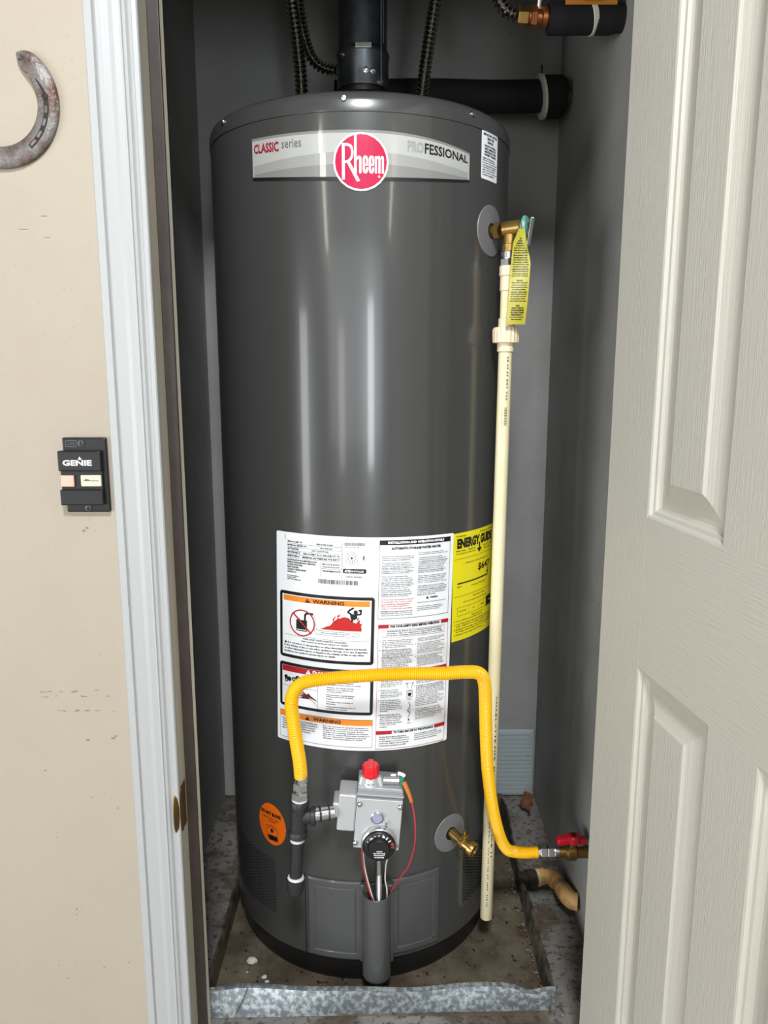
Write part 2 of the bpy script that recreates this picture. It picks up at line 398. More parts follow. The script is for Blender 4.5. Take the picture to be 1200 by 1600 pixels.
# jambs with stop and weather seal
jl = struct('trim_4', MB().box(-0.322, 1.0345, 0, -0.300, 1.145, 1.68), jamb_paint)
build('weather_seal', MB().box(-0.3005, 1.069, 0, -0.2845, 1.0745, 1.675, bev=.0015), seal_brown, jl, label='dark brown weather seal')
build('door_stop', MB().box(-0.3005, 1.0745, 0, -0.2862, 1.096, 1.675), stop_paint, jl)
sp = MB().box(-0.3005, 1.037, .395, -0.2990, 1.062, .465, bev=.0004)
build('strike_plate', sp, brass_old, jl, label='aged brass strike plate')
lip = MB()
L = 12; vs = []; fs = []
for i in range(L + 1):
    a = PI * i / L; zz = .4295 + .034 * math.cos(a); ex = .021 * math.sin(a) ** .7 if 0 < i < L else 0
    for d in (0, 1):
        for k in range(4):
            f = k / 3; vs.append((-.2985 - .0075 * f * f + d * .0012, 1.038 - ex * f, zz))
for i in range(L):
    for d in (0, 1):
        for k in range(3):
            a0 = i * 8 + d * 4 + k; b0 = (i + 1) * 8 + d * 4 + k; fs.append((a0, a0 + 1, b0 + 1, b0))
    fs.append((i * 8 + 3, i * 8 + 7, (i + 1) * 8 + 7, (i + 1) * 8 + 3))
lip.add(vs, fs, True)
build('strike_lip', lip, brass_old, jl)
jr = struct('trim_5', MB().box(0.340, 1.0345, 0, 0.362, 1.145, 1.68), jamb_paint)
build('door_stop', MB().box(0.3275, 1.0745, 0, 0.3405, 1.096, 1.675), stop_paint, jr)
jt = struct('trim_6', MB().box(-0.322, 1.0345, 1.68, 0.362, 1.145, 1.70), jamb_paint)

# ridged board along the foot of the back wall
bb = struct('baseboard_back', MB().box(-.280, 1.792, 0.004, .3765, 1.80, .182, bev=.003), ridged_paint)
rd = MB()
for k in range(15):
    z = .010 + k * .0112
    rd.box(-.275, 1.7905, z, .371, 1.7925, z + .0098, bev=.0009)
build('ridge', rd, ridged_paint, bb, kind='stuff')
build('screw', MB().lathe([(0.0001, 0), (.0045, 0), (.004, .002), (.0001, .003)], (.361, 1.7905, .118), (0, -1, 0), 12), ridged_paint, bb)

# ------------------------------------------------------------------ open panelled door
ang = math.radians(7.7)
DX = Vector((math.sin(ang), -math.cos(ang), 0)); DY = Vector((math.cos(ang), math.sin(ang), 0))
DH = Vector((.305, 1.036, 0))
door = thing('door_1', DH, 'open white moulded four-panel door with wood grain', None, kind='structure')
door.rotation_euler = (0, 0, math.atan2(DX.y, DX.x)); door['_o'] = (0, 0, 0)   # children in door space: x along width, -y towards the closet opening
DW = .647; c0, c1, c2, c3 = .1166, .281, .366, .5304
rows = [(.16, .700), (.892, 1.560)]  # door kept short to fit the header lowered for shade
TH = .035; RB = .012
def slab(x0, z0, x1, z1): return MB().box(x0, 0, z0, x1, TH, z1)
b = MB()
for x0, x1 in ((0, c0), (c1, c2), (c3, DW)):
    if (x0, x1) == (c1, c2): continue
    b.box(x0, 0, .012, x1, TH, 1.668)
build('stile', MB().box(0, 0, .012, c0, TH, 1.668, bev=.0008), door_v, door)
build('stile', MB().box(c3, 0, .012, DW, TH, 1.668, bev=.0008), door_v, door)
zz = [.012, rows[0][0], rows[0][1], rows[1][0], rows[1][1], 1.668]
for k in (0, 2, 4): build('rail', MB().box(c0, 0, zz[k], c3, TH, zz[k + 1]), door_h, door)
for z0, z1 in rows: build('mullion', MB().box(c1, 0, z0, c2, TH, z1), door_v, door)
prof = [(0, 0), (.0025, .0008), (.0050, .0045), (.0090, .0052), (.0110, .0085), (.0150, .0105), (.0200, .0105), (.0350, .0070), (.0440, .0035), (.0475, .0010), (.0490, .0008)]
for (x0, x1) in ((c0, c1), (c2, c3)):
    for z0, z1 in rows:
        for sgn in (0,):
            vs = []; fs = []
            for d, h in prof: vs += [(x0 + d, h, z0 + d), (x1 - d, h, z0 + d), (x1 - d, h, z1 - d), (x0 + d, h, z1 - d)]
            for j in range(len(prof) - 1):
                for k in range(4):
                    k2 = (k + 1) % 4; fs.append((4 * j + k, 4 * j + k2, 4 * j + 4 + k2, 4 * j + 4 + k))
            n = 4 * (len(prof) - 1); fs.append((n, n + 1, n + 2, n + 3))
            q = len(vs); vs += [(x0, TH, z0), (x1, TH, z0), (x1, TH, z1), (x0, TH, z1)]
            fs += [(q, q + 1, q + 2, q + 3)] + [(k, (k + 1) % 4, q + (k + 1) % 4, q + k) for k in range(4)]
            build('panel', MB().add(vs, fs), door_v, door)
for z in (.22, .80, 1.40):
    h = MB().cyl((-.004, TH + .004, z - .045), (-.004, TH + .004, z + .045), .006, n=12).box(-.0025, .004, z - .044, .0005, TH, z + .044)
    build('hinge', h, brass_old, door)
door['_o'] = tuple(DH)

# ================================================================== WATER HEATER
CX, CY, R = -.041, 1.438, .257
def cyl_pt(u, z, lift=0.0):
    th = u / R; return (CX + (R + lift) * math.sin(th), CY - (R + lift) * math.cos(th), z)
WH = thing('water_heater', (CX, CY, 0.002), 'tall dark grey cylindrical gas water heater standing in the metal pan', 'water heater')
wh_o = (CX, CY, 0.002); WH['_o'] = wh_o
build('jacket', MB().lathe([(R - .004, .050), (R, .053), (R, 1.4335)], (CX, CY, 0), n=160), tank_paint, WH)
build('top_cap', MB().lathe([(R - .002, 1.431), (R + .0012, 1.431), (R + .0014, 1.446), (R - .002, 1.455), (R - .010, 1.461), (R - .022, 1.463), (R - .04, 1.461), (.0001, 1.461)], (CX, CY, 0), n=160), tank_paint, WH)
build('base_ring', MB().lathe([(R - .016, .006), (R - .012, .004), (R - .008, .012), (R - .005, .050), (R - .03, .052)], (CX, CY, 0), n=128), black_plastic, WH)
def radial(u): th = u / R; return Vector((math.sin(th), -math.cos(th), 0))
for u, z in [(-.016, 1.4475), (-.2405, 1.4475), (.190, 1.4475), (.40, 1.447), (-.42, 1.447)]:
    build('screw', MB().lathe([(.0042, 0), (.0042, .0012), (.0034, .0030), (.0001, .0036)], cyl_pt(u, z, .001), radial(u), 12), steel, WH)

# --- brand band at the top
def bandfn(x, y, lift):
    # x = arc position, y 0 (top) .. 1 (bottom)
    t = (x - .007) / .18
    top = 1.4062 - .0078 * t * abs(t) * (1 if t > 0 else 0) + (.0013 if t < 0 else -.0075) * t * t * (1 if t < 0 else 1)
    bot = 1.3375 + .0125 * t * t
    return cyl_pt(x, top + (bot - top) * y, lift)
band = Sheet(bandfn)
B0, B1 = -.168, .1865
band.rect('base', B0, 0, B1, 1, .0004)
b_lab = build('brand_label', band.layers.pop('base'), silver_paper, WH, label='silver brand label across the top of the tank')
def sweep(key, ptsT, ptsB, lift):
    n = 40; vs = []; fs = []
    for i in range(n + 1):
        x = B0 + .003 + (B1 - B0 - .006) * i / n
        vs += [bandfn(x, ptsT((x - .007) / .18), lift), bandfn(x, ptsB((x - .007) / .18), lift)]
    for i in range(n): fs.append((2 * i, 2 * i + 2, 2 * i + 3, 2 * i + 1))
    band.mb(key).add(vs, fs)
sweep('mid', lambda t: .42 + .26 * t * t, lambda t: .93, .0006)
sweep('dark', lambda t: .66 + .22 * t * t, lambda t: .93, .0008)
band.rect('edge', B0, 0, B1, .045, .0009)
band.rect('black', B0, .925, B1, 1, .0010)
band.fit('red', 'CLASSIC', -.164, .14, -.117, .36, .0010, bold=.03)
band.fit('grey', 'series', -.112, .12, -.080, .30, .0010)
band.fit('pale', 'PRO', .0760, .13, .1010, .37, .0010, bold=.02)
band.fit('black', 'FESSIONAL', .1030, .13, .1820, .37, .0010, bold=.02)
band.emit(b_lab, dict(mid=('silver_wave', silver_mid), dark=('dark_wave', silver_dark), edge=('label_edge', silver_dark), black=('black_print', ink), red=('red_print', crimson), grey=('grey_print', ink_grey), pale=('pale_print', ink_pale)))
# round badge (flat print: red disc, white rim, word)
BC, BZ, BR = .0078, 1.3632, .0385
bd = Sheet(lambda x, y, lift: cyl_pt(BC + x, BZ - y, lift))
bd.disc('rim', 0, 0, BR + .0015, BR + .0015, .0014); badge = build('badge', bd.layers.pop('rim'), white_ink, WH, label='round magenta brand badge with white rim')
bd.disc('red', 0, 0, BR - .0012, BR - .0012, .0017)
k = BR / 208.0   # badge drawn on a 416-unit circle
def P(*pts): return [((x - 922) * k, (y - 370) * k) for x, y in pts]
bd.poly('w', P((775, 235), (797, 235), (797, 500), (775, 500)), .0020)
arc = [(797, 235), (820, 236), (845, 245), (860, 265), (866, 300), (862, 335), (848, 360), (828, 374), (797, 382)]
inn = [(797, 254), (818, 255), (834, 262), (845, 278), (848, 302), (845, 328), (834, 347), (820, 358), (797, 364)]
for i in range(len(arc) - 1): bd.poly('w', P(arc[i], arc[i + 1], inn[i + 1], inn[i]), .0020)
bd.poly('w', P((812, 372), (834, 366), (915, 510), (890, 517)), .0020)
bd.poly('w', P((870, 165), (889, 160), (889, 455), (870, 455)), .0020)
hh = [(889, 350), (900, 333), (916, 331), (925, 345)]
bd.poly('w', P((889, 340), (902, 328), (918, 330), (926, 345), (926, 455), (908, 455), (908, 352), (900, 350), (889, 362)), .0020)
for x0 in (935, 982):
    bd.ring_ = None
    o = [(x0, 350), (x0 + 8, 330), (x0 + 22, 325), (x0 + 36, 332), (x0 + 42, 350), (x0 + 42, 400), (x0 + 17, 400), (x0 + 17, 425), (x0 + 22, 436), (x0 + 27, 425), (x0 + 27, 412), (x0 + 42, 412), (x0 + 42, 432), (x0 + 34, 452), (x0 + 20, 458), (x0 + 6, 450), (x0, 430)]
    bd.poly('w', P(*o), .0020)
    bd.poly('red2', P((x0 + 17, 352), (x0 + 22, 344), (x0 + 27, 352), (x0 + 27, 386), (x0 + 17, 386)), .0023)
bd.poly('w', P((1030, 330), (1046, 330), (1046, 455), (1030, 455)), .0020)
bd.poly('w', P((1046, 340), (1056, 326), (1068, 328), (1073, 345), (1073, 455), (1057, 455), (1057, 350), (1052, 346), (1046, 356)), .0020)
bd.poly('w', P((1073, 342), (1082, 326), (1094, 328), (1100, 345), (1100, 455), (1084, 455), (1084, 350), (1079, 346), (1073, 356)), .0020)
bd.ring('w', (1062 - 922) * k, (478 - 370) * k, 6 * k, 9 * k, .0020, 16)
bd.layers['red'].add(*(lambda m: (m.v, m.f))(bd.layers.pop('red2'))) if 'red2' in bd.layers else None
bd.emit(badge, dict(red=('badge_face', magenta), w=('badge_lettering', white_ink)))

# --- small white notice at upper right
sm = Sheet(lambda x, y, lift: cyl_pt(.2150 + x, 1.4310 - y, lift))
sm.rrect('base', 0, 0, .0505, .0700, .003, .0004)
sml = build('notice_label', sm.layers.pop('base'), white_paper, WH, label='small white notice label high on the right side')
for i, (t, w) in enumerate([('IMPORTANT NOTICE', .042), ('READ THE', .020), ('MANUAL', .018)]): sm.fit('k', t, .0255 - w / 2, .003 + i * .0052, .0255 + w / 2, .0068 + i * .0052, .0008, bold=.05, res=1)
for i, t in enumerate(['FAILURE TO INSTALL', 'AND OPERATE AS', 'DIRECTED MAY CAUSE', 'PROPERTY DAMAGE']): sm.fit('k', t, .008, .0195 + i * .0043, .043, .0228 + i * .0043, .0008, bold=.05, res=1)
sm.para('k', 'Installation and service must be performed by a qualified installer, service agency or the gas supplier. Read all of the instructions in the manual before installing and operating this appliance. Keep the manual with the appliance for later use. Check the local codes before the installation is started.', .003, .038, .0475, .0655, 8, .0008, bold=.03)
sm.emit(sml, dict(k=('black_print', ink)))

# --- the big information sheet
LA = math.radians(1.45)
def infofn(x, y, lift):
    u = x - .152; z = .1785 - y
    return cyl_pt(.0094 + u * math.cos(LA) + z * math.sin(LA), .632 - u * math.sin(LA) + z * math.cos(LA), lift)
I = Sheet(infofn)
I.rrect('base', -.001, .0005, .305, .3625, .003, .0004)
info = build('information_sheet', I.layers.pop('base'), white_paper, WH, label='large white sheet of printed warnings and instructions')
T1, T2, T3 = .0008, .0012, .0016
lx = .0006
# rating plate
I.rrect('plate', .0185, .0065, .1535, .0830, .002, .0006)
I.rect('k', .0165, .004, .0171, .013, T2)
rows_ = [('SERIAL NO. Q0821 1274', .021, .048, 'MFG DATE 08 2024', .072, .099), ('MODEL NO. PROG50 36N', .021, .055, 'GAL 50 TANK CAP.', .078, .098),
         ('GAS TYPE NATURAL', .021, .042, 'INPUT 36,000 BTU/HR', .064, .092), ('MAX WATER PRESS. 150', .021, .044, 'RECOVERY 36.4 GAL/HR AT 90', .050, .110), ('MANIFOLD PRESS. 4.0', .021, .043, 'MINIMUM GAS PRESSURE FOR INPUT', .048, .110)]
for i, (a, x0, x1, b_, x2, x3) in enumerate(rows_):
    y = .0135 + i * .0058
    I.fit('k', a, x0, y, x1, y + .0032, T2, bold=.05, res=1); I.fit('k', b_, x2, y + .0004, x3, y + .0036, T2, bold=.04, res=1)
    I.rect('k', .021, y + .0045, .113, y + .0045 + lx * .7, T2)
I.rect('k', .1135, .012, .1141, .072, T2); I.rect('k', .0795, .044, .0801, .068, T2); I.rect('k', .080, .054, .114, .0545, T2)
for i, (t, w) in enumerate([('FOR INSTALLATION ON COMBUSTIBLE FLOORS', .052), ('MINIMUM CLEARANCES FROM COMBUSTIBLE', .050), ('CONSTRUCTION SIDES', .028), ('FRONT AND REAR', .021), ('CATEGORY I VENTED HEATER', .034), ('ANSI Z21.10.1', .017)]):
    I.fit('k', t, .0205, .0435 + i * .0040, .0205 + w, .0465 + i * .0040, T2, bold=.05, res=1)
for i, t in enumerate(['FIRST HOUR RATING', 'STORAGE 48 GALLONS']): I.fit('k', t, .082, .0455 + i * .0042, .110, .0483 + i * .0042, T2, bold=.03, res=1)
I.fit('k', 'UNIFORM ENERGY FACTOR', .082, .0565, .112, .0595, T2, bold=.05, res=1)
for i, w in enumerate((.021, .017, .025)): I.fit('k', ['MADE FOR HOME USE', 'PATENTS APPLY', 'KEEP THIS LABEL DRY'][i], .0205, .0705 + i * .003, .0205 + w, .0727 + i * .003, T2, bold=.03, res=1)
x = .0755
while x < .140:
    w = random.choice((.0005, .0008, .0013)); I.rect('k', x, .0715, x + w, .0788, T2); x += w + random.choice((.0005, .0007, .0010))
x = .1165
while x < .150:
    w = random.choice((.0004, .0007)); I.rect('k', x, .0095, x + w, .0148, T2); x += w + random.choice((.0005, .0008))
I.fit('k', '5502 0147 3381 906', .118, .0158, .140, .0178, T2, bold=.02, res=1)
I.ring('k', .129, .0345, .0096, .0101, T2); I.disc('k', .129, .0345, .0018, .0018, T2)
for i in range(10):
    a = i * PI / 5; I.stroke('k', [(.129 + .0045 * math.cos(a), .0345 + .0045 * math.sin(a)), (.129 + .0075 * math.cos(a + .2), .0345 + .0075 * math.sin(a + .2))], .0008, T2)
I.fit('k', 'NSF', .1465, .030, .1495, .038, T2, bold=.05, res=1)
I.rrect('k', .1155, .0520, .1525, .0595, .002, T2)
I.fit('w', 'ATTN', .118, .0538, .129, .0578, T3, bold=.07, res=1); I.fit('w', 'INSTALLER', .130, .0544, .149, .0574, T3, bold=.02, res=1)
I.fit('k', 'DESIGN CERTIFIED', .121, .0640, .146, .0664, T2, bold=.03, res=1)
# framed panels, left column
def heavy(x0, y0, x1, y1):
    I.rrect('k', x0, y0, x1, y1, .005, T1); I.rect('base2', x0 + .0052, y0 + .0052, x1 - .0052, y1 - .0052, T2)
heavy(.0058, .0985, .1672, .2122)
L0, L1 = .0125, .1605
def tri(x, y, s, lift):   # alert triangle
    I.poly('k', [(x, y - s), (x + s * .62, y), (x - s * .62, y)], lift)
I.rect('o', L0 + .001, .1050, L1 - .001, .1140, T3)
tri(.0577, .1132, .0072, .0020); I.rect('o', .0573, .1085, .0581, .1108, .0023)
I.fit('k', 'WARNING', .0665, .1066, .1185, .1128, .0020, bold=.035)
# no-fuel-can pictogram
I.ring('r', .0479, .1490, .0205, .0228, T3)
I.rect('k', .0375, .1440, .0570, .1630, T3); I.rect('k', .0400, .1415, .0440, .1442, T3); I.rect('w', .0388, .1600, .0555, .1612, .0020)
I.stroke('k', [(.0530, .1450), (.0535, .1345), (.0570, .1315), (.0665, .1320)], .0035, T3)
I.stroke('r', [(.0318, .1335), (.0640, .1648)], .0026, .0022)
sn = [(.0668, .1328), (.0700, .1360), (.0715, .1430), (.0720, .1500), (.0735, .1570), (.0770, .1583), (.0830, .1578), (.0900, .1585), (.0980, .1578), (.1060, .1588), (.1150, .1580), (.1240, .1588), (.1330, .1578), (.1410, .1588), (.1435, .1615), (.1405, .1645), (.1330, .1640), (.1250, .1655), (.1150, .1645), (.1050, .1655), (.0950, .1643), (.0860, .1650), (.0790, .1640), (.0740, .1650), (.0700, .1600), (.0698, .1520), (.0690, .1430), (.0672, .1370), (.0640, .1345)]
I.stroke('k', sn, .0005, T3)
I.fit('k', 'Flammable Vapors', .0815, .1600, .1290, .1632, T3, bold=.01)
fl = [(.0800, .1552), (.0900, .1500), (.0960, .1480), (.1020, .1400), (.1050, .1380), (.1090, .1340), (.1120, .1350), (.1150, .1330), (.1200, .1320), (.1250, .1330), (.1290, .1360), (.1330, .1400), (.1380, .1420), (.1400, .1390), (.1440, .1350), (.1425, .1430), (.1460, .1420), (.1430, .1480), (.1390, .1500), (.1470, .1490), (.1440, .1530), (.1400, .1552)]
base_y = .1552
for i in range(len(fl) - 1):
    (ax, ay), (bx, by) = fl[i], fl[i + 1]
    if bx > ax: I.poly('f', [(ax, ay), (bx, by), (bx, base_y), (ax, base_y)], T3)
for pts in ([(.1010, .1420), (.1000, .1370), (.1040, .1320), (.1060, .1310), (.1030, .1370)], [(.1070, .1345), (.1080, .1300), (.1150, .1262), (.1110, .1300), (.1125, .1310)], [(.1410, .1400), (.1450, .1350), (.1430, .1400)], [(.1440, .1460), (.1490, .1400), (.1460, .1470)]): I.poly('f', pts, T3)
I.disc('k', .1370, .1235, .0034, .0034, T3)
I.poly('k', [(.1280, .1270), (.1330, .1262), (.1390, .1270), (.1400, .1330), (.1350, .1365), (.1330, .1350), (.1310, .1380), (.1290, .1340)], T3)
I.stroke('k', [(.1300, .1272), (.1245, .1235), (.1275, .1200), (.1330, .1165)], .0030, T3); I.stroke('k', [(.1390, .1275), (.1450, .1265), (.1455, .1200), (.1425, .1205)], .0030, T3)
I.stroke('k', [(.1420, .1330), (.1395, .1360)], .0016, .0021); I.stroke('k', [(.1330, .1350), (.1310, .1395)], .0022, .0021)
I.rect('k', L0, .1722, L1, .1726, T3)
I.fit('k', 'FIRE AND EXPLOSION HAZARD', .0500, .1742, .1235, .1770, T3, bold=.03)
I.fit('k', 'Can result in serious injury or death.', .0460, .1785, .1270, .1822, T3, bold=.03, res=1)
tri(.0175, .1875, .0045, T3)
for i, (t, x0, x1) in enumerate([('Do not store or use gasoline or other flammable vapors and liquids', .0215, .1560), ('in the vicinity of this or any other appliance. Storage of or use of gasoline', .0145, .1575), ('or other flammable vapors or liquids in the vicinity of this or any other', .0145, .1520), ('appliance can result in serious injury or death.', .0145, .1060)]):
    I.fit('k', t, x0, .1842 + i * .0050, x1, .1880 + i * .0050, T3, bold=.04, res=1)
heavy(.0050, .2215, .1680, .2995)
I.rect('r', .0108, .2268, .1622, .2368, T3)
I.poly('w', [(.0600, .2275), (.0648, .2358), (.0552, .2358)], .0020); I.rect('k', .0597, .2305, .0603, .2335, .0023)
I.fit('w', 'DANGER', .0675, .2285, .1110, .2350, .0020, bold=.05)
I.rect('k', .0765, .2370, .0769, .2940, T3); I.rect('k', .0110, .2620, .0765, .2624, T3)
for i, (x, y, r) in enumerate([(.0180, .2470, .0034), (.0185, .2530, .0032), (.0245, .2500, .0040), (.0330, .2490, .0036), (.0400, .2460, .0042), (.0460, .2490, .0036), (.0520, .2475, .0030)]):
    (I.disc if i % 2 == 0 else I.ring)('k', x, y, r, r, T3) if i % 2 == 0 else I.ring('k', x, y, r * .4, r, T3)
hand = [(.0760, .2895), (.0700, .2830), (.0620, .2790), (.0500, .2800), (.0400, .2790), (.0500, .2770), (.0390, .2745), (.0380, .2735), (.0510, .2745), (.0410, .2700), (.0420, .2690), (.0530, .2725), (.0470, .2675), (.0490, .2668), (.0570, .2720), (.0600, .2690), (.0650, .2740), (.0720, .2780), (.0765, .2820)]
cxh, cyh = .060, .276
for i in range(len(hand) - 1): I.poly('maroon', [hand[i], hand[i + 1], (cxh, cyh)], T3)
dt = ['Water temperature over 125 F can', 'cause severe burns instantly', 'resulting in severe injury or death.', 'Children, the elderly and the', 'disabled are at highest risk', 'of being scalded.', 'See instruction manual before', 'setting temperature at water', 'heater.', 'Feel water before bathing or', 'showering.', 'Temperature limiting valves are', 'available, see manual.']
y = .2405
for i, t in enumerate(dt):
    I.fit('k', t, .0910, y, .0910 + .0016 * len(t), y + .0026, T3, bold=.03, res=1); y += .0036 + (.0016 if t.endswith('.') else 0)
I.frame('k', .0052, .3078, .1682, .3565, .0005, T2); I.rect('o', .0056, .3082, .1678, .3178, T3)
tri(.0585, .3168, .0068, .0020); I.fit('k', 'WARNING', .0690, .3098, .1160, .3160, .0020, bold=.035)
I.para('k', 'Improper installation or service can cause injury. Service by a qualified technician only. The burner access door must be kept in place and the gas turned off before service.', .0100, .3210, .0760, .3420, 5, T3, bold=.03)
I.para('k', 'Do not operate if exterior pressed or light glow is present. Do not operate if any of the burner access doors covers are missing. Failure to follow the above instructions may result in a fire or explosion, causing property damage, personal injury or death.', .0860, .3210, .1640, .3460, 7, T3, bold=.03)
# right column
I.frame('k', .1725, .0052, .2975, .1345, .0006, T2); I.rect('k', .1725, .0052, .2975, .0130, T2)
I.fit('w', 'INSTALLATION AND OPERATION DETAILS', .186, .0068, .284, .0112, T3, bold=.06, res=1)
I.fit('k', 'AUTOMATIC STORAGE WATER HEATER', .1915, .0165, .2780, .0208, T3, bold=.05, res=1)
c1x = (.1765, .2300); c2x = (.2370, .2920)
I.para('k', 'Read and follow safety label warnings and instructions. If owners manual is missing, contact the retailer or manufacturer.', c1x[0], .0305, c1x[1], .0390, 3, T3)
I.para('k', 'This appliance must be installed in accordance with local codes or, in the absence of local codes, the National Fuel Gas Code ANSI Z223.1 NFPA 54 or the CSA B149.1 Natural Gas and Propane Installation Code. Not for installation in manufactured home mobile homes.', c1x[0], .0415, c1x[1], .0605, 7, T3)
I.para('k', 'Water Leakage: Regardless of the average high safety a water heater is considered, it will at some time leak, due to the corrosive action of water. The water heater must not be located in an area where leakage will result in damage to adjacent area or lower floors. When such an area cannot be avoided, a suitable drain pan must be installed under the water heater with drain line open and unobstructed.', c1x[0], .0635, c1x[1], .0990, 11, T3)
I.para('r', 'CAUTION: Increased water temperature increases the risk of scald injury. Water at such hot settings must be used with care. Test the water before bathing. See the instruction manual before changing the temperature of the control settings.', c1x[0], .1015, c1x[1], .1200, 5, T3)
I.para('k', 'DANGER: Hotter water increases the risk. Dishwashing water above 120 F may cause scalds upon and severe injury instantly.', c1x[0], .1210, c1x[1], .1310, 3, T3)
I.para('k', 'For operation at water inlet temperatures not in excess of 100 F.', c2x[0], .0265, c2x[1], .0320, 2, T3)
I.para('k', 'Combustion air must be provided including and free of impediments. Do not obstruct the flow of combustion and ventilating air to the heater. Do not operate in the presence of corrosive vapors. Install in an area free of flammable liquids. Do not block or restrict the combustion air inlets at the base of the water heater body.', c2x[0], .0345, c2x[1], .0620, 9, T3)
I.para('k', 'Water heater is equipped with a single use gas shut off device. If the burner fails to respond contact a qualified service person. Do not replace the burner or any sealed parts on the unit.', c2x[0], .0650, c2x[1], .0790, 5, T3)
I.para('k', 'INSTALLER: Leave the pan together with all instructions for use by the homeowner. Installation must include a relief valve and a discharge line to an open drain. Discharge piping must be the same size.', c2x[0], .0815, c2x[1], .0990, 6, T3)
tri(.2555, .1050, .0045, T3); I.fit('k', 'WARNING', .2605, .1015, .2750, .1045, T3, bold=.05, res=1)
I.fit('k', 'California Proposition 65: Cancer and reproductive harm', c2x[0], .1090, .2900, .1115, T3, bold=.02, res=1)
I.para('k', 'This product contains a chemical known to the state to cause cancer, birth defects or other reproductive harm to the user.', c2x[0], .1160, .2870, .1250, 3, T3)
# operating instructions block
I.frame('r', .1735, .1442, .2985, .3598, .0006, T2)
def redbar(y0, txt, xt0, xt1, xl, xr):
    I.rect('k', .1738, y0, .2983, y0 + .0004, T2)
    I.rect('r', .1738, y0, xl, y0 + .0060, T3); I.rect('r', xr, y0, .2983, y0 + .0060, T3)
    I.fit('k', txt, xt0, y0 + .0012, xt1, y0 + .0055, T3, bold=.06, res=1)
redbar(.1442, 'FOR YOUR SAFETY READ BEFORE OPERATING', .1930, .2800, .1905, .2835)
I.frame('k', .1810, .1535, .2910, .1660, .0004, T2)
I.para('k', 'WARNING: If you do not follow these instructions exactly, a fire or explosion may result causing property damage, personal injury or loss of life.', .1870, .1548, .2880, .1648, 3, T3, bold=.04)
A1 = 'This appliance has a pilot which is lit by a piezo-electric spark gas ignition system. Do not open the inner door of the appliance and try to light the pilot by hand.'
A2 = 'BEFORE OPERATING smell all around the appliance area for gas. Be sure to smell next to the floor because some gas is heavier than air and will settle on the floor. WHAT TO DO IF YOU SMELL GAS: Do not try to light any appliance. Do not touch any electric switch; do not use any phone in your building. Immediately call your gas supplier from a neighbors phone. Follow the gas suppliers instructions.'
A3 = 'suppliers instructions. If you cannot reach your gas supplier, call the fire department.'
A4 = 'Use only your hand to push in or turn the gas control knob. Never use tools. If the knob will not push in or turn by hand, do not try to repair it, call a qualified service technician. Force or attempted repair may result in a fire or explosion.'
A5 = 'Do not use this appliance if any part has been under water. Immediately call a qualified service technician to inspect the appliance and to replace any part of the control system and any gas control which has been under water.'
def item(ch, y): I.fit('k', ch, .1765, y, .1780, y + .0024, T3, bold=.04, res=1)
item('A', .1705); I.para('k', A1, .1805, .1700, .2330, .1845, 5, T3)
item('B', .1865); I.para('k', A2, .1805, .1860, .2330, .2210, 12, T3)
I.para('k', A3, .2400, .1700, .2920, .1770, 3, T3); I.fit('k', 'C', .2362, .1790, .2378, .1815, T3, bold=.04, res=1); I.para('k', A4, .2400, .1785, .2920, .1980, 7, T3)
I.fit('k', 'D', .2362, .2005, .2378, .2030, T3, bold=.04, res=1); I.para('k', A5, .2400, .2000, .2920, .2190, 7, T3)
redbar(.2238, 'OPERATING INSTRUCTIONS', .2030, .2630, .2000, .2660)
O1 = 'STOP! Read the safety information above on this label. Set the thermostat to the lowest setting. Turn off all electric power to the appliance if applicable. Turn the gas control knob to OFF.'
O2 = 'Slightly depress the gas control knob and turn it clockwise to the OFF position. Wait five minutes to clear out any gas. Do not force it.'
O3 = 'Wait five (5) minutes to clear out any gas. If you smell gas, STOP! Follow B in the safety information above on this label. If you do not smell gas, go to the next step.'
O4 = 'Remove the outer door cover located below the gas control. Locate the piezo ignition system button which is located on the top of the control.'
item('1', .2335); I.para('k', O1, .1795, .2330, .2165, .2520, 6, T3); item('2', .2555); I.para('k', O2, .1795, .2550, .2165, .2700, 5, T3)
item('3', .2735); I.para('k', O3, .1795, .2730, .2165, .2950, 7, T3); item('4', .2985); I.para('k', O4, .1795, .2980, .2165, .3225, 7, T3)
P1 = 'Turn the knob on the gas control counterclockwise to the PILOT position. Push in the control knob all the way in and hold it. Immediately begin to click the igniter button.'
P2 = 'Continue to hold the control knob in for about one minute after the pilot is lit. Release the knob and it will pop back up. Pilot should remain lit. If it goes out, repeat the steps. If the knob does not pop up when released, stop and immediately call your service technician or gas supplier. If the pilot will not stay lit after several tries, turn the gas control knob to OFF and call your service technician or gas supplier.'
P3 = 'Turn the gas control knob counterclockwise to the ON position. Replace the outer door cover. Set the thermostat to the desired setting. Turn on all electric power to the appliance if needed.'
for i, (t, y0, y1, n) in enumerate([(P1, .2330, .2500, 6), (P2, .2520, .2900, 13), (P3, .2930, .3130, 7)]):
    I.fit('k', '579'[i], .2362, y0, .2376, y0 + .0024, T3, bold=.04, res=1); I.para('k', t, .2400, y0, .2950, y1, n, T3)
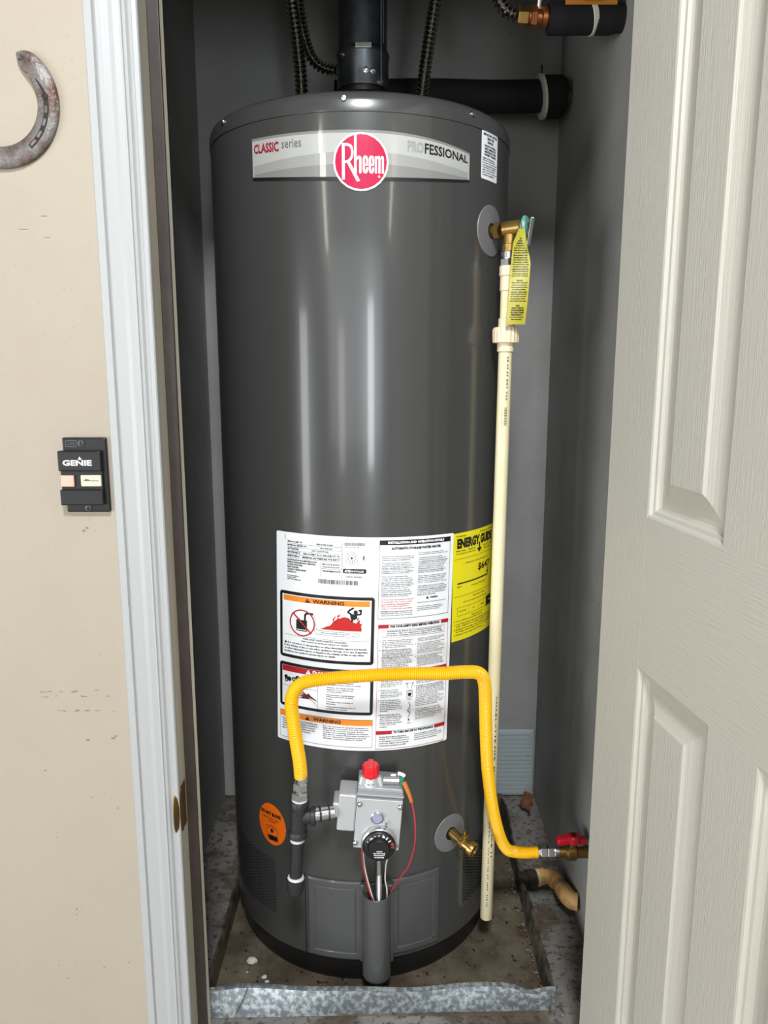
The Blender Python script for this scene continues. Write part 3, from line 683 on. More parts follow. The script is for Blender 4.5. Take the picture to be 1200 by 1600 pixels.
# small diagrams between the columns
I.ring('k', .2290, .2630, .0030, .0036, T3); I.disc('k', .2290, .2665, .0032, .0030, T3); I.frame('k', .2235, .2590, .2345, .2715, .0005, T3)
I.stroke('k', [(.2265, .2560), (.2240, .2490)], .0006, T3); I.stroke('k', [(.2315, .2560), (.2340, .2490)], .0006, T3)
I.fit('k', 'INLET', .2215, .2460, .2270, .2480, T3, bold=.03, res=1); I.fit('k', 'OUTLET', .2300, .2460, .2365, .2480, T3, bold=.03, res=1)
I.fit('k', 'CONTROL', .2245, .2740, .2335, .2758, T3, bold=.03, res=1)
I.stroke('k', [(.2280, .2800), (.2310, .2870), (.2265, .2940), (.2310, .3000), (.2275, .3060)], .0009, T3); I.ring('k', .2290, .2950, .0026, .0031, T3, 16); I.disc('k', .2285, .3110, .0012, .0018, T3)
I.fit('k', 'KNOB', .2265, .3160, .2320, .3178, T3, bold=.03, res=1)
redbar(.3275, 'TO TURN GAS OFF TO THE APPLIANCE', .2030, .2745, .2005, .2770)
I.para('k', 'Set the thermostat to the lowest setting. Turn off all electric power to the appliance if service is to be performed. Slightly depress the gas control knob and turn it to OFF.', .1790, .3365, .2310, .3560, 5, T3)
I.para('k', 'turn clockwise to the OFF position. Do not force the knob. Replace the outer door cover. Do not use tools on the knob.', .2400, .3365, .2930, .3500, 4, T3)
I.fit('k', 'AP18347', .2880, .3605, .2960, .3620, T3, bold=.02, res=1)
I.emit(info, dict(plate=('rating_plate', mat('rating_paper', (248, 249, 251), 0.25, coat=0.4)), base2=('panel_ground', white_paper), k=('black_print', ink), w=('white_print', white_ink), o=('orange_print', orange_ink), r=('red_print', red_ink), f=('flame_print', fire_red), maroon=('hand_print', mat('maroon_ink', (92, 24, 30), 0.4))))

# --- yellow energy label
E_ = Sheet(lambda x, y, lift: cyl_pt(.1655 + x, .8030 - y, lift))
E_.rect('base', 0, -.001, .1345, .1855, .0004)
en = build('energy_label', E_.layers.pop('base'), yellow_paper, WH, label='bright yellow energy label beside the white sheet')
E_.fit('k', 'ENERGY', .0085, .0085, .0690, .0255, T2, bold=.06); E_.fit('k', 'GUIDE', .0715, .0085, .1150, .0255, T2, bold=.06)
E_.rect('k', .0670, .022, .0705, .034, T2); E_.poly('k', [(.0610, .032), (.0765, .032), (.0688, .0395)], T2)
for t, x0, x1, y in [('U.S. Government', .006, .030, .003), ('Federal law prohibits removal', .070, .124, .003), ('Water Heater', .006, .030, .028), ('Natural Gas', .036, .056, .028), ('Tank Size (Storage Capacity) 50 gallons', .006, .058, .033), ('First Hour Rating', .082, .118, .029), ('High Usage', .084, .108, .034), ('Estimated Yearly Energy Cost', .030, .100, .0510), ('$500', .010, .020, .0900), ('Cost Range of Similar Models', .046, .092, .0930), ('First Hour Rating', .052, .090, .1120), ('(How much hot water you get in the first hour of use)', .026, .098, .1185), ('Capacity rating of this unit', .048, .084, .1455)]:
    E_.fit('k', t, x0, y, x1, y + .0028, T2, bold=.02, res=1)
E_.fit('k', '$647', .0660, .0590, .1080, .0730, T2, bold=.02)
E_.rect('k', .0105, .0845, .1010, .0866, T2); E_.poly('k', [(.0965, .078), (.1035, .078), (.1000, .0845)], T2); E_.rect('k', .099, .073, .101, .079, T2)
E_.rect('k', .002, .0430, .130, .0434, T2); E_.rect('k', .002, .1075, .130, .1079, T2); E_.frame('k', .0110, .1275, .1090, .1420, .0004, T2)
for t, x0 in (('Very Small', .015), ('Low', .052), ('Medium', .078)): E_.fit('k', t, x0, .1330, x0 + .0018 * len(t), .1358, T2, bold=.02, res=1)
E_.rect('k', .0970, .1255, .1260, .1425, T2 + .0002)
E_.rect('k', .0410, .1275, .0413, .1420, T2); E_.rect('k', .0700, .1275, .0703, .1420, T2)
E_.fit('y', 'High', .1060, .1320, .1180, .1355, T3 + .0002, bold=.04, res=1)
for i, (t, n) in enumerate([('Your cost will depend on your utility rates and use.', 1), ('Cost range based only on models fueled by natural gas with a high first hour rating, 75 gallons or more.', 2), ('Estimated energy cost is based on a national average natural gas cost of 1.09 dollars per therm.', 2), ('Estimated yearly energy use 592 therms.', 1)]):
    y = (.1495, .1550, .1640, .1735)[i]; E_.disc('k', .0055, y + .0015, .0010, .0010, T2); E_.para('k', t, .0085, y, .0085 + (.075, .115, .115, .075)[i], y + .0042 * n, n, T2, bold=.02)
E_.emit(en, dict(k=('black_print', ink), y=('yellow_print', yellow_paper)))

# --- orange oval sticker
orot = .30
O = Sheet(lambda x, y, lift: cyl_pt(-.1690 + x, .2800 - y, lift))
O.disc('base', 0, 0, .0335, .0395, .0004, rot=0)
osx = build('warning_sticker', O.layers.pop('base'), orange_sticker, WH, label='orange oval sticker low on the left side')
O.fit('k', 'DO NOT BLOCK', -.0260, -.0235, .0240, -.0165, T2, bold=.06)
O.fit('k', 'KEEP THIS AREA CLEAR', -.0200, -.0120, .0180, -.0095, T2, bold=.02, res=1); O.fit('k', 'AIR OPENINGS', -.0080, -.0070, .0110, -.0045, T2, bold=.02, res=1)
O.frame('k', -.0130, .0045, .0150, .0290, .0006, T2); O.stroke('k', [(.000, -.001), (-.008, .0100)], .0006, T2); O.stroke('k', [(.001, -.001), (.009, .0100)], .0006, T2)
O.disc('k', .001, .0120, .0032, .0040, T2); O.poly('k', [(-.0100, .0220), (.0130, .0200), (.0150, .0290), (-.0060, .0310)], T2)
O.emit(osx, dict(k=('black_print', ink)))

# --- access covers round the burner tube
def cover(name, u0, u1, z0, z1):
    mb = MB(); n = 18; prof_ = [(0, 0.0), (0, .0030), (.003, .0046), (.012, .0046), (.0135, .0036), (.015, .0046)]
    ring = []
    def rowz(d): return (u0 + d, z0 + d, u1 - d, z1 - d)
    vs = []; fs = []; loops = []
    for d, l in prof_ + [(.016, .0046)]:
        a, b_, c, e = rowz(d); lp = []
        pts = [(a + (c - a) * i / n, b_) for i in range(n)] + [(c, b_ + (e - b_) * i / 4) for i in range(4)] + [(c + (a - c) * i / n, e) for i in range(n)] + [(a, e + (b_ - e) * i / 4) for i in range(4)]
        for x, z in pts: lp.append(len(vs)); vs.append(cyl_pt(x, z, l))
        loops.append(lp)
    for j in range(len(loops) - 1):
        A, B = loops[j], loops[j + 1]
        for i in range(len(A)): i2 = (i + 1) % len(A); fs.append((A[i], A[i2], B[i2], B[i]))
    mb.add(vs, fs, False)
    a, b_, c, e = rowz(.016); vs = []; fs = []
    for i in range(n + 1): x = a + (c - a) * i / n; vs += [cyl_pt(x, b_, .0046), cyl_pt(x, e, .0046)]
    for i in range(n): fs.append((2 * i, 2 * i + 2, 2 * i + 3, 2 * i + 1))
    mb.add(vs, fs, True)
    return build(name, mb, tank_flat, WH)
cover('access_cover', -.0925, .006, .056, .207)
cover('access_cover', .052, .1440, .062, .208)
build('cover_fastener', MB().lathe([(.003, 0), (.003, .002), (.0001, .003)], cyl_pt(.133, .078, .0046), radial(.133), 10), steel, WH)
# seam line to the left of the cover
build('jacket_seam', MB().box(-.0008, -.0008, 0, .0008, .001, .16, M=Matrix.Translation(cyl_pt(-.099, .05, 0))), black_plastic, WH)
# burner chute
TX, TY, TR = -.0125, 1.1560, .0245
build('burner_chute', MB().lathe([(TR - .006, .050), (TR - .002, .046), (TR, .050), (TR, .204), (TR - .0012, .205), (TR - .0022, .204), (TR - .0022, .056), (.0001, .055)], (TX, TY, 0), n=48), tank_flat, WH, label='rounded grey metal chute on the front')
build('chute_shade_disc', MB().lathe([(.0001, 0), (TR - .0026, 0), (TR - .0026, .002), (.0001, .002)], (TX, TY, .168), n=32), hole_shade, WH)  # dark disc painted in for the shade down the chute
build('chute_flange', MB().box(TX - TR - .004, 1.170, .058, TX - TR + .006, 1.188, .207, bev=.002), tank_flat, WH)
build('chute_flange', MB().box(TX + TR - .006, 1.170, .058, TX + TR + .004, 1.188, .207, bev=.002), tank_flat, WH)

# --- perforated air inlets, the shade in their holes painted as dark hexagons
for u0, u1, z0, z1 in ((-.300, -.160, .106, .214), (.208, .330, .106, .214)):
    pl = Sheet(lambda x, y, lift: cyl_pt(x, y, lift)); i = 0
    x = u0
    while x < u1:
        y = z0 + (.0030 if i % 2 else 0)
        while y < z1:
            pl.poly('k', [(x + .0021 * math.cos(a * PI / 3), y + .0021 * math.sin(a * PI / 3)) for a in range(6)], .0005); y += .0060
        x += .0054; i += 1
    build('air_inlet_grille', pl.layers['k'], hole_shade, WH, kind='stuff')

# --- relief valve at the side, top right
def flange(u, z, r, name):
    c = Vector(cyl_pt(u, z)); mb = MB(); vs = []; fs = []; n = 40
    prof_ = [(.012, .0030), (r - .006, .0022), (r - .001, .0020), (r, .0004)]
    for rr, l in prof_:
        for i in range(n):
            a = 2 * PI * i / n; vs.append(cyl_pt(u + rr * math.cos(a), z + rr * math.sin(a), l))
    for j in range(3):
        for i in range(n): i2 = (i + 1) % n; fs.append((j * n + i, j * n + i2, (j + 1) * n + i2, (j + 1) * n + i))
    return build(name, mb.add(vs, fs, True), grommet_grey, WH)
flange(.2470, 1.2865, .0395, 'side_flange'); flange(.1700, .2630, .0350, 'drain_flange')
build('flange_hole_shade', MB().lathe([(.0001, 0), (.0150, 0), (.0150, .0006)], cyl_pt(.252, 1.2865, .0012), radial(.252), 24), hole_shade, WH)  # flat dark disc in place of a shaded hole
build('flange_hole_shade', MB().lathe([(.0001, 0), (.0135, 0), (.0135, .0006)], cyl_pt(.173, .2630, .0012), radial(.173), 24), hole_shade, WH)
rv = radial(.252); vb = Vector(cyl_pt(.252, 1.2865))
VZ = 1.2865; VX, VY = .1995, 1.276
mb = MB().cyl(vb + rv * 0.0, vb + rv * .016, .0105, n=24, bev=.001)
mb.hexnut(vb + rv * .006, vb + rv * .016, .0140)
RVALVE = build('relief_valve', mb, brass, WH, label='brass relief valve with green cap and lever')
hb = MB().cyl((VX - .012, VY + .003, VZ), (VX + .016, VY - .010, VZ + .002), .0125, n=24, bev=.002).cyl((VX, VY, VZ - .032), (VX, VY, VZ), .0112, n=24).cyl((VX, VY, VZ - .034), (VX, VY, VZ - .022), .0125, n=24, bev=.001)
hb.cyl((VX + .014, VY - .009, VZ + .002), (VX + .020, VY - .012, VZ + .0025), .0110, .0105, 24)
build('valve_body', hb, brass, RVALVE)
build('valve_cap', MB().lathe([(.0150, 0), (.0165, .002), (.0145, .006), (.0001, .0075)], (VX + .019, VY - .0118, VZ + .0025), (1, -.5, .05), 24), teal_plastic, RVALVE)
lv = MB().box(-.0030, -.0008, -.036, .0030, .0008, .004, M=Matrix.Translation((VX + .0270, VY - .040, VZ + .006)) @ Matrix.Rotation(math.radians(8), 4, 'Y') @ Matrix.Rotation(.3, 4, 'Z'), bev=.0006)
build('valve_lever', lv, steel, RVALVE)
build('lever_arm', MB().tube([(VX + .024, VY - .014, VZ + .006), (VX + .027, VY - .028, VZ + .009), (VX + .0270, VY - .040, VZ + .009)], .0028, 8), steel, RVALVE)
# --- drain valve low right
dvr = (radial(.173) + Vector((.05, 0, -.22))).normalized(); db = Vector(cyl_pt(.173, .2630))
mb = MB().cyl(db, db + dvr * .030, .0095, .0088, 24).cyl(db + dvr * .024, db + dvr * .034, .0115, n=24, bev=.001)
dv2 = (dvr + Vector((.35, -.1, -.10))).normalized(); e0 = db + dvr * .032
mb.cyl(e0 - dv2 * .006, e0 + dv2 * .016, .0098, n=24, bev=.001)
DV = build('drain_valve', mb, brass, WH, label='brass drain valve at the lower right')
build('hose_outlet', MB().lathe([(.0075, -.004), (.0125, -.002), (.0128, .006), (.0118, .008), (.0092, .008), (.0085, .002), (.0001, .002)], e0 + dv2 * .014, dv2, 28), brass, DV)
build('outlet_bore_shade', MB().lathe([(.0001, 0), (.0080, 0), (.0080, .0006)], e0 + dv2 * .0165, dv2, 20), hole_shade, DV)
build('valve_stem', MB().cyl(e0, e0 + Vector((.001, -.002, .020)), .0042, n=16).lathe([(.003, 0), (.0062, .001), (.0062, .005), (.003, .006)], e0 + Vector((.001, -.002, .014)), (0, 0, 1), 16).cyl(e0 + Vector((0, 0, .018)), e0 + Vector((.001, -.002, .026)), .0030, n=12), brass, DV)

# --- gas control
GM = Matrix.Translation((-.0095, 1.112, .3600)) @ Matrix.Rotation(math.radians(4.6), 4, 'Y')
def gp(x, y, z): return GM @ Vector((x, y, z))
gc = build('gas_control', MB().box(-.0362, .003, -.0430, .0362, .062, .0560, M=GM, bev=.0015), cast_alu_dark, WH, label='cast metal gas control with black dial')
def gsub(name, mb, m, **kw): return build(name, mb, m, gc, **kw)
gsub('face_plate', MB().box(-.0362, -.004, -.0430, .0362, .003, .0430, M=GM, bev=.0012), cast_alu)
gsub('side_housing', MB().box(-.0655, .004, -.0210, -.0362, .050, .0430, M=GM, bev=.003).box(-.0740, .006, .0000, -.060, .045, .0260, M=GM, bev=.003), cast_alu)
gsub('top_ledge', MB().box(-.036, .004, .0556, .034, .040, .0585, M=GM, bev=.0008).box(-.037, -.001, .0470, .037, .004, .0490, M=GM), cast_alu)
for x, z in ((-.0315, .0335), (.0325, .0335), (-.0335, -.0340), (.0300, -.0340)):
    p = gp(x, -.004, z); gsub('screw', MB().lathe([(.0048, 0), (.0046, .0016), (.0028, .0036), (.0001, .0042)], p, (0, -1, 0), 16), steel)
p = gp(-.0020, -.004, .0130); gsub('reset_button', MB().lathe([(.0105, 0), (.0105, .003), (.0088, .0042), (.0082, .0034), (.0001, .0034)], p, (0, -1, 0), 28), steel)
gsub('reset_button_face', MB().lathe([(.0001, 0), (.0078, 0), (.0076, .0012), (.0001, .0014)], p + Vector((0, -.0034, 0)), (0, -1, 0), 24), purple_badge)
p = gp(.0128, -.004, .0030); gsub('index_post', MB().box(p.x - .0018, p.y - .005, p.z - .002, p.x + .0018, p.y, p.z + .006, bev=.0005), steel)
kc = gp(.0040, -.004, -.0290)
gsub('dial_rim', MB().lathe([(.0275, 0), (.0285, .002), (.0280, .010), (.0260, .0115), (.0250, .010)], kc, (0, -1, 0), 48), steel)
dial = gsub('temperature_dial', MB().lathe([(.0262, .004), (.0262, .012), (.0235, .0155), (.0180, .0165), (.0165, .0220), (.0150, .0235), (.0001, .0240)], kc, (0, -1, 0), 48), black_plastic, label='black temperature dial')
kf = Sheet(lambda x, y, lift: (kc.x + x, kc.y - lift, kc.z - y))
for i, a in enumerate([150, 128, 108, 90]): kf.disc('w', .0205 * math.cos(math.radians(a)), -.0205 * math.sin(math.radians(a)), .0010, .0010, .0168)
kf.poly('w', [(.0070, -.0225), (.0100, -.0165), (.0048, -.0175)], .0168)
for a in (52, 34): kf.stroke('w', [(.0175 * math.cos(math.radians(a)), -.0175 * math.sin(math.radians(a))), (.0220 * math.cos(math.radians(a)), -.0220 * math.sin(math.radians(a)))], .0020, .0170)
kf.stroke('r', [(.0200, -.0085), (.0230, -.0060)], .0014, .0170); kf.stroke('r', [(.0190, -.0055), (.0235, -.0030)], .0014, .0170); kf.stroke('r', [(.0195, -.0010), (.0240, .0000)], .0014, .0170)
kf.fit('w', 'LOW', -.0150, -.0165, -.0085, -.0140, .0170, bold=.05, rot=-.5)
for i, (t, w) in enumerate([('CAUTION', .0062), ('SHUT OFF IN CLOSED', .0125), ('BEFORE ADJUSTING', .0110), ('HOTTER WATER', .0100)]): kf.fit('w', t, .0005 - w * .75, .0005 + i * .0034, .0005 + w * .75, .0028 + i * .0034, .0244, bold=.05, res=1)
for k_, m_, nm in (('w', white_ink, 'dial_print'), ('r', mat('dial_red', (206, 90, 96), .4), 'red_dial_print')): build(nm, kf.layers[k_], m_, gc, kind='stuff')
pc = gp(-.0160, .018, .056)
gsub('pilot_collar', MB().lathe([(.0150, 0), (.0150, .004), (.0125, .007), (.0115, .014), (.0100, .018)], pc, (0, 0, 1), 32), cast_alu)
gsub('collar_boss', MB().cyl(pc + Vector((-.016, -.004, 0)), pc + Vector((-.013, -.002, .015)), .0050, .0040, 12), cast_alu)
gsub('collar_boss', MB().cyl(pc + Vector((.016, -.004, 0)), pc + Vector((.013, -.002, .015)), .0050, .0040, 12), cast_alu)
pk = MB().lathe([(.0085, .009), (.0120, .014), (.0138, .020), (.0134, .033), (.0122, .035), (.0001, .0355)], pc, (0, 0, 1), 8, False)
pk.box(pc.x - .0045, pc.y - .0145, pc.z + .018, pc.x + .0045, pc.y + .0125, pc.z + .0375, bev=.0015)
gsub('pilot_knob', pk, red_plastic, label='red pilot knob')
pf = Sheet(lambda x, y, lift: (pc.x + .0136 * math.sin(x / .0136), pc.y - .0136 * math.cos(x / .0136), pc.z + .0068 - y))
pf.fit('k', 'PILOT', -.0060, .0000, .0060, .0035, .0003, bold=.05); build('knob_print', pf.layers['k'], ink, gc, kind='stuff')
sc0 = gp(.0030, .014, .0670)
gsub('igniter_barrel', MB().cyl(sc0, sc0 + Vector((.026, 0, -.001)), .0058, n=24, bev=.0008), steel)
gsub('igniter_cap', MB().box(sc0.x + .0262, sc0.y - .0055, sc0.z - .007, sc0.x + .0325, sc0.y + .0055, sc0.z + .006, bev=.0012), green_plastic, label='green end cap')
gsub('igniter_terminal', MB().tube(spline([(sc0.x + .012, sc0.y, sc0.z + .0088), (sc0.x + .022, sc0.y, sc0.z + .0088)]), .0018, 8).tube(spline([(sc0.x + .023, sc0.y - .002, sc0.z + .013), (sc0.x + .030, sc0.y - .002, sc0.z + .0110), (sc0.x + .037, sc0.y - .003, sc0.z + .006)]), .0030, 10), white_ink)
gsub('wire_sleeve', MB().tube(spline([(.0315, 1.120, .4270), (.0355, 1.116, .4190), (.0405, 1.112, .4080), (.0440, 1.110, .3960)], .003), .0040, 10, rf=lambda i: .0042 - .00012 * i), orange_brown)
gsub('red_wire', MB().tube(spline([(.0440, 1.110, .3980), (.0480, 1.108, .3750), (.0500, 1.110, .3450), (.0480, 1.118, .3100), (.0400, 1.132, .2700), (.0310, 1.150, .2420), (.018, 1.165, .21), (.002, 1.163, .185)], .005), .0013, 8), red_wire)
gsub('white_wire', MB().tube(spline([(.0050, 1.128, .3150), (.0060, 1.130, .2900), (.0030, 1.138, .2650), (.0020, 1.146, .2350), (.0050, 1.152, .2100), (.0040, 1.155, .1750)], .005), .0012, 8), white_wire)
gsub('striped_wire', MB().tube(spline([(-.0370, 1.128, .3150), (-.0350, 1.133, .2750), (-.0300, 1.142, .2400), (-.0210, 1.148, .2000), (-.0120, 1.150, .1720)], .005), .0011, 8), red_wire)
gsub('pale_wire', MB().tube(spline([(-.0345, 1.130, .3150), (-.0325, 1.134, .2750), (-.0275, 1.141, .2400), (-.0185, 1.147, .2000), (-.0100, 1.148, .1720)], .005), .0011, 8), white_wire)
gsub('burner_tube', MB().cyl((-.0090, 1.140, .3200), (-.0085, 1.147, .2450), .0044, n=16), steel)
gsub('coiled_sleeve', corrugated([(-.0085, 1.147, .2460), (-.0085, 1.150, .2100), (-.0090, 1.152, .1690)], .0052, .0028, .0014, 14, 4), steel)
gsub('bracket', MB().box(-.034, 1.158, .180, -.026, 1.160, .222, bev=.0005), galv_dirty)
gsub('bracket', MB().box(.0015, 1.160, .185, .0080, 1.162, .222, bev=.0005), galv_dirty)

# ================================================================== THINGS AROUND THE HEATER
# draft hood + vent pipe
VPX, VPY = -.036, 1.425
vp = thing('vent_pipe', (VPX, VPY, 1.463), 'round grey metal vent pipe rising from the middle of the heater top', 'vent pipe')
PR = .0412
build('pipe', MB().lathe([(PR, 1.585), (PR, 2.449)], (VPX, VPY, 0), n=48), vent_steel, vp)
build('collar', MB().lathe([(PR + .0022, 1.536), (PR + .0026, 1.540), (PR + .0024, 1.582), (PR + .0040, 1.586), (PR + .0040, 1.592), (PR + .0020, 1.596), (PR + .0004, 1.598)], (VPX, VPY, 0), n=48), vent_steel, vp)
build('draft_hood', MB().lathe([(.075, 1.480), (.074, 1.484), (.045, 1.522), (.0385, 1.528), (.0385, 1.545)], (VPX, VPY, 0), n=48), black_plastic, vp)
for a in (30, 150, 270):
    x, y = VPX + .066 * math.cos(math.radians(a)), VPY + .066 * math.sin(math.radians(a)); build('hood_leg', MB().box(x - .006, y - .003, 1.4615, x + .006, y + .003, 1.488, bev=.001), vent_steel, vp)
build('seam', MB().box(VPX + .0295, VPY - .0335, 1.54, VPX + .0335, VPY - .0285, 2.44, bev=.0008).box(VPX + .0345, VPY - .0310, 1.60, VPX + .0358, VPY - .0235, 2.44), vent_steel, vp)
for a, z in ((-82, 1.5560), (-66, 1.5555), (-48, 1.5410), (-138, 1.5840)):
    d = Vector((math.cos(math.radians(a)), math.sin(math.radians(a)), 0)); build('screw', MB().lathe([(.0050, 0), (.0050, .0012), (.0036, .0015), (.0032, .0050), (.0001, .0055)], Vector((VPX, VPY, z)) + d * (PR + .0022), d, 8, False), steel, vp)
build('lock_tab', MB().box(VPX - .012, VPY - PR - .0042, 1.5890, VPX + .016, VPY - PR - .0008, 1.5975, bev=.001), steel, vp)

# water connectors
def connector(path, r, label, nuts=()):
    t = thing('water_connector', path[0], label, 'pipe', 'corrugated steel water connectors')
    build('corrugated_hose', corrugated(path, r, .0076, .0062, 18, 6), flex_steel, t)
    for a, b_ in nuts: build('nut', MB().hexnut(a, b_, .0150), brass, t)
    return t
connector([(-.1430, 1.440, 1.505), (-.1430, 1.440, 1.56), (-.1490, 1.440, 1.63), (-.1580, 1.440, 1.70), (-.170, 1.44, 1.85), (-.176, 1.44, 2.10), (-.178, 1.44, 2.449)], .0115, 'corrugated steel water hose left of the vent pipe, running straight up from the heater top', [((-.1430, 1.440, 1.4635), (-.1430, 1.440, 1.505))])
connector([(.0640, 1.440, 1.505), (.0660, 1.440, 1.54), (.0740, 1.440, 1.60), (.0850, 1.440, 1.67), (.098, 1.43, 1.75), (.13, 1.41, 1.82), (.166, 1.38, 1.80), (.176, 1.36, 1.72), (.178, 1.352, 1.665), (.192, 1.35, 1.634), (.214, 1.35, 1.6235)], .0115, 'corrugated steel water hose right of the vent pipe, looping to the brass valve', [((.0640, 1.440, 1.4635), (.0640, 1.440, 1.505)), ((.2130, 1.350, 1.6235), (.2310, 1.350, 1.6225))])
connector([(-.175, 1.56, 2.449), (-.172, 1.56, 2.10), (-.164, 1.56, 1.82), (-.158, 1.56, 1.737), (-.152, 1.56, 1.694), (-.1430, 1.56, 1.658), (-.1310, 1.56, 1.634), (-.1110, 1.56, 1.6205), (-.0870, 1.565, 1.6185), (-.050, 1.58, 1.618), (-.035, 1.60, 1.618)], .0110, 'corrugated steel water hose curving in behind the vent pipe', [])

# insulated pipes
ip = thing('insulated_pipe', (.15, 1.70, 1.59), 'black foam-wrapped pipe running behind the heater top into the right wall', 'pipe')
build('foam_sleeve', MB().tube([(x, 1.70, 1.618 + .0015 * math.sin(x * 20)) for x in [-.10 + .02 * i for i in range(22)]], .031, 28), black_rough, ip)
build('end_sleeve', MB().lathe([(.028, 0), (.0405, .004), (.0405, .036), (.034, .046)], (.3240, 1.70, 1.616), (1, 0, 0), 32), black_rough, ip)
build('tape_band', MB().lathe([(.0325, 0), (.0425, .002), (.0425, .0075), (.0335, .009)], (.3165, 1.70, 1.616), (1, .05, .16), 32), mat('cream_tape', (206, 206, 186), .6), ip)
build('tape_end', MB().box(.3165, 1.685, 1.648, .3195, 1.688, 1.672, bev=.0008), black_rough, ip)
build('wall_stub', MB().cyl((.366, 1.70, 1.618), (.3809, 1.70, 1.618), .013, n=20).hexnut((.368, 1.70, 1.618), (.377, 1.70, 1.618), .019), brass_old, ip)
ip2 = thing('insulated_pipe', (.32, 1.35, 1.59), 'black foam-wrapped pipe at top right with a brass fitting and orange tag', 'pipe')
build('foam_sleeve', MB().tube([(.262 + .010 * i, 1.35, 1.620) for i in range(13)], .0240, 28, rf=lambda i: .0240 if i < 11 else .021), black_rough, ip2)
build('brass_fitting', MB().cyl((.2310, 1.35, 1.6225), (.2640, 1.35, 1.6210), .0120, n=20).hexnut((.2330, 1.35, 1.6225), (.2440, 1.35, 1.6220), .0170).lathe([(.012, 0), (.0165, .002), (.0165, .009), (.012, .011)], (.2500, 1.35, 1.6215), (1, 0, 0), 24), copper, ip2)
build('shutoff_handle', MB().box(.2350, 1.330, 1.642, .2700, 1.336, 1.646, bev=.001).cyl((.2460, 1.345, 1.632), (.2460, 1.338, 1.646), .0055, n=12), steel, ip2)
build('tape_band', MB().lathe([(.0245, 0), (.0258, .001), (.0258, .008), (.0245, .009)], (.3255, 1.35, 1.620), (1, .1, .22), 28), mat('cream_tape', (206, 206, 186), .6), ip2)
tg = Sheet(lambda x, y, lift: (.2830 + x, 1.3240 - lift, 1.6600 - y))
tg.mb('b').box(.2830, 1.3242, 1.6290, .3640, 1.3250, 1.6600, bev=.0003)
tgo = build('orange_tag', tg.layers.pop('b'), mat('amber_tag_paper', (190, 120, 36), .5), ip2)
tg.frame('k', .030, .002, .062, .0265, .0006, .0006); tg.fit('r', 'DO NOT REMOVE', .033, .013, .059, .017, .0006, bold=.04); tg.fit('r', 'VALVE TAG', .036, .020, .056, .0245, .0006, bold=.04)
tg.emit(tgo, dict(k=('tag_frame', ink), r=('tag_print', crimson)))

# relief discharge pipe
dp = thing('discharge_pipe', (.187, 1.268, .070), 'cream plastic discharge pipe hanging straight down right of the heater', 'pipe')
px, py = VX - .002, VY - .002
def at_z(z): f = (1.25 - z) / 1.18; return (VX - .0015 - .0085 * f, VY - .010 * f, z)
build('steel_adapter', MB().cyl(at_z(1.2400), at_z(1.2535), .0120, n=24, bev=.002).hexnut(at_z(1.2300), at_z(1.2420), .0135), steel, dp)
build('threaded_adapter', MB().cyl(at_z(1.2150), at_z(1.2310), .0140, n=28, bev=.001).cyl(at_z(1.1920), at_z(1.2160), .0124, n=28, bev=.001), cream_fit, dp)
build('upper_pipe', MB().cyl(at_z(1.1480), at_z(1.1930), .0108, n=28), cream_cpvc, dp)
ut = MB().cyl(at_z(1.1300), at_z(1.1500), .0130, n=28, bev=.001).cyl(at_z(1.0970), at_z(1.1140), .0136, n=28, bev=.001)
build('union_end', ut, cream_fit, dp)
un = MB(); n = 40; prof_ = [(.0165, 0), (.0205, .001), (.0210, .020), (.0190, .0245), (.0150, .0255)]
o_ = Vector(at_z(1.1110))
vs = []; fs = []
for r_, h_ in prof_:
    for i in range(n): rr = r_ + (.0009 if i % 2 else 0); a = 2 * PI * i / n; vs.append(o_ + Vector((rr * math.cos(a), rr * math.sin(a), h_)))
for j in range(len(prof_) - 1):
    for i in range(n): i2 = (i + 1) % n; fs.append((j * n + i, j * n + i2, (j + 1) * n + i2, (j + 1) * n + i))
fs += [tuple(range(n - 1, -1, -1)), tuple((len(prof_) - 1) * n + i for i in range(n))]
build('union_nut', un.add(vs, fs), cream_fit, dp)
a_, b_ = Vector(at_z(.0700)), Vector(at_z(1.0990)); LL = (b_ - a_).length
build('long_pipe', MB().lathe([(.0080, .004), (.0102, 0), (.0111, .001), (.0111, LL)], a_, b_ - a_, 32), cream_cpvc, dp)
pq = Sheet(lambda x, y, lift: tuple(Vector(at_z(y)) + Vector(((.0111 + lift) * math.sin(x / .0111), -(.0111 + lift) * math.cos(x / .0111), 0))))
def pipe_text(t, ztop, zbot, u, h, key='k', bold=.03):
    vs, fs = text_mesh(t, bold, 'LEFT', 1, 1.15); ax = min(v[0] for v in vs); bx = max(v[0] for v in vs); ay = min(v[1] for v in vs); by = max(v[1] for v in vs)
    pq.mb(key).add([pq.fn(u + (y - ay) / (by - ay) * h, ztop + (x - ax) / (bx - ax) * (zbot - ztop), .0002) for x, y in vs], fs)
pipe_text('24 05.5F EXT V22', 1.090, 1.020, .0012, .0032)
z = 1.008
while z > .980: w = random.choice((.0006, .001)); pq.rect('k', -.0004, z - w, .0044, z, .0002, .002); z -= w + random.choice((.0006, .0010))
pipe_text('F LISTED CPVC 11', 1.010, .975, -.0052, .0022, 'o')
pipe_text('CHARLOTTE PIPE  MADE IN USA  3/4 SDR 11', .510, .200, .0022, .0029)
pipe_text('ASTM D2846 NSF PW-G  CTS 100 PSI AT 180F  3/4 IN', .330, .100, -.0026, .0024)
for k_, m_, nm in (('k', ink, 'black_print'), ('o', mat('ochre_ink', (196, 150, 40), .4), 'ochre_print')): build(nm, pq.layers[k_], m_, dp, kind='stuff')

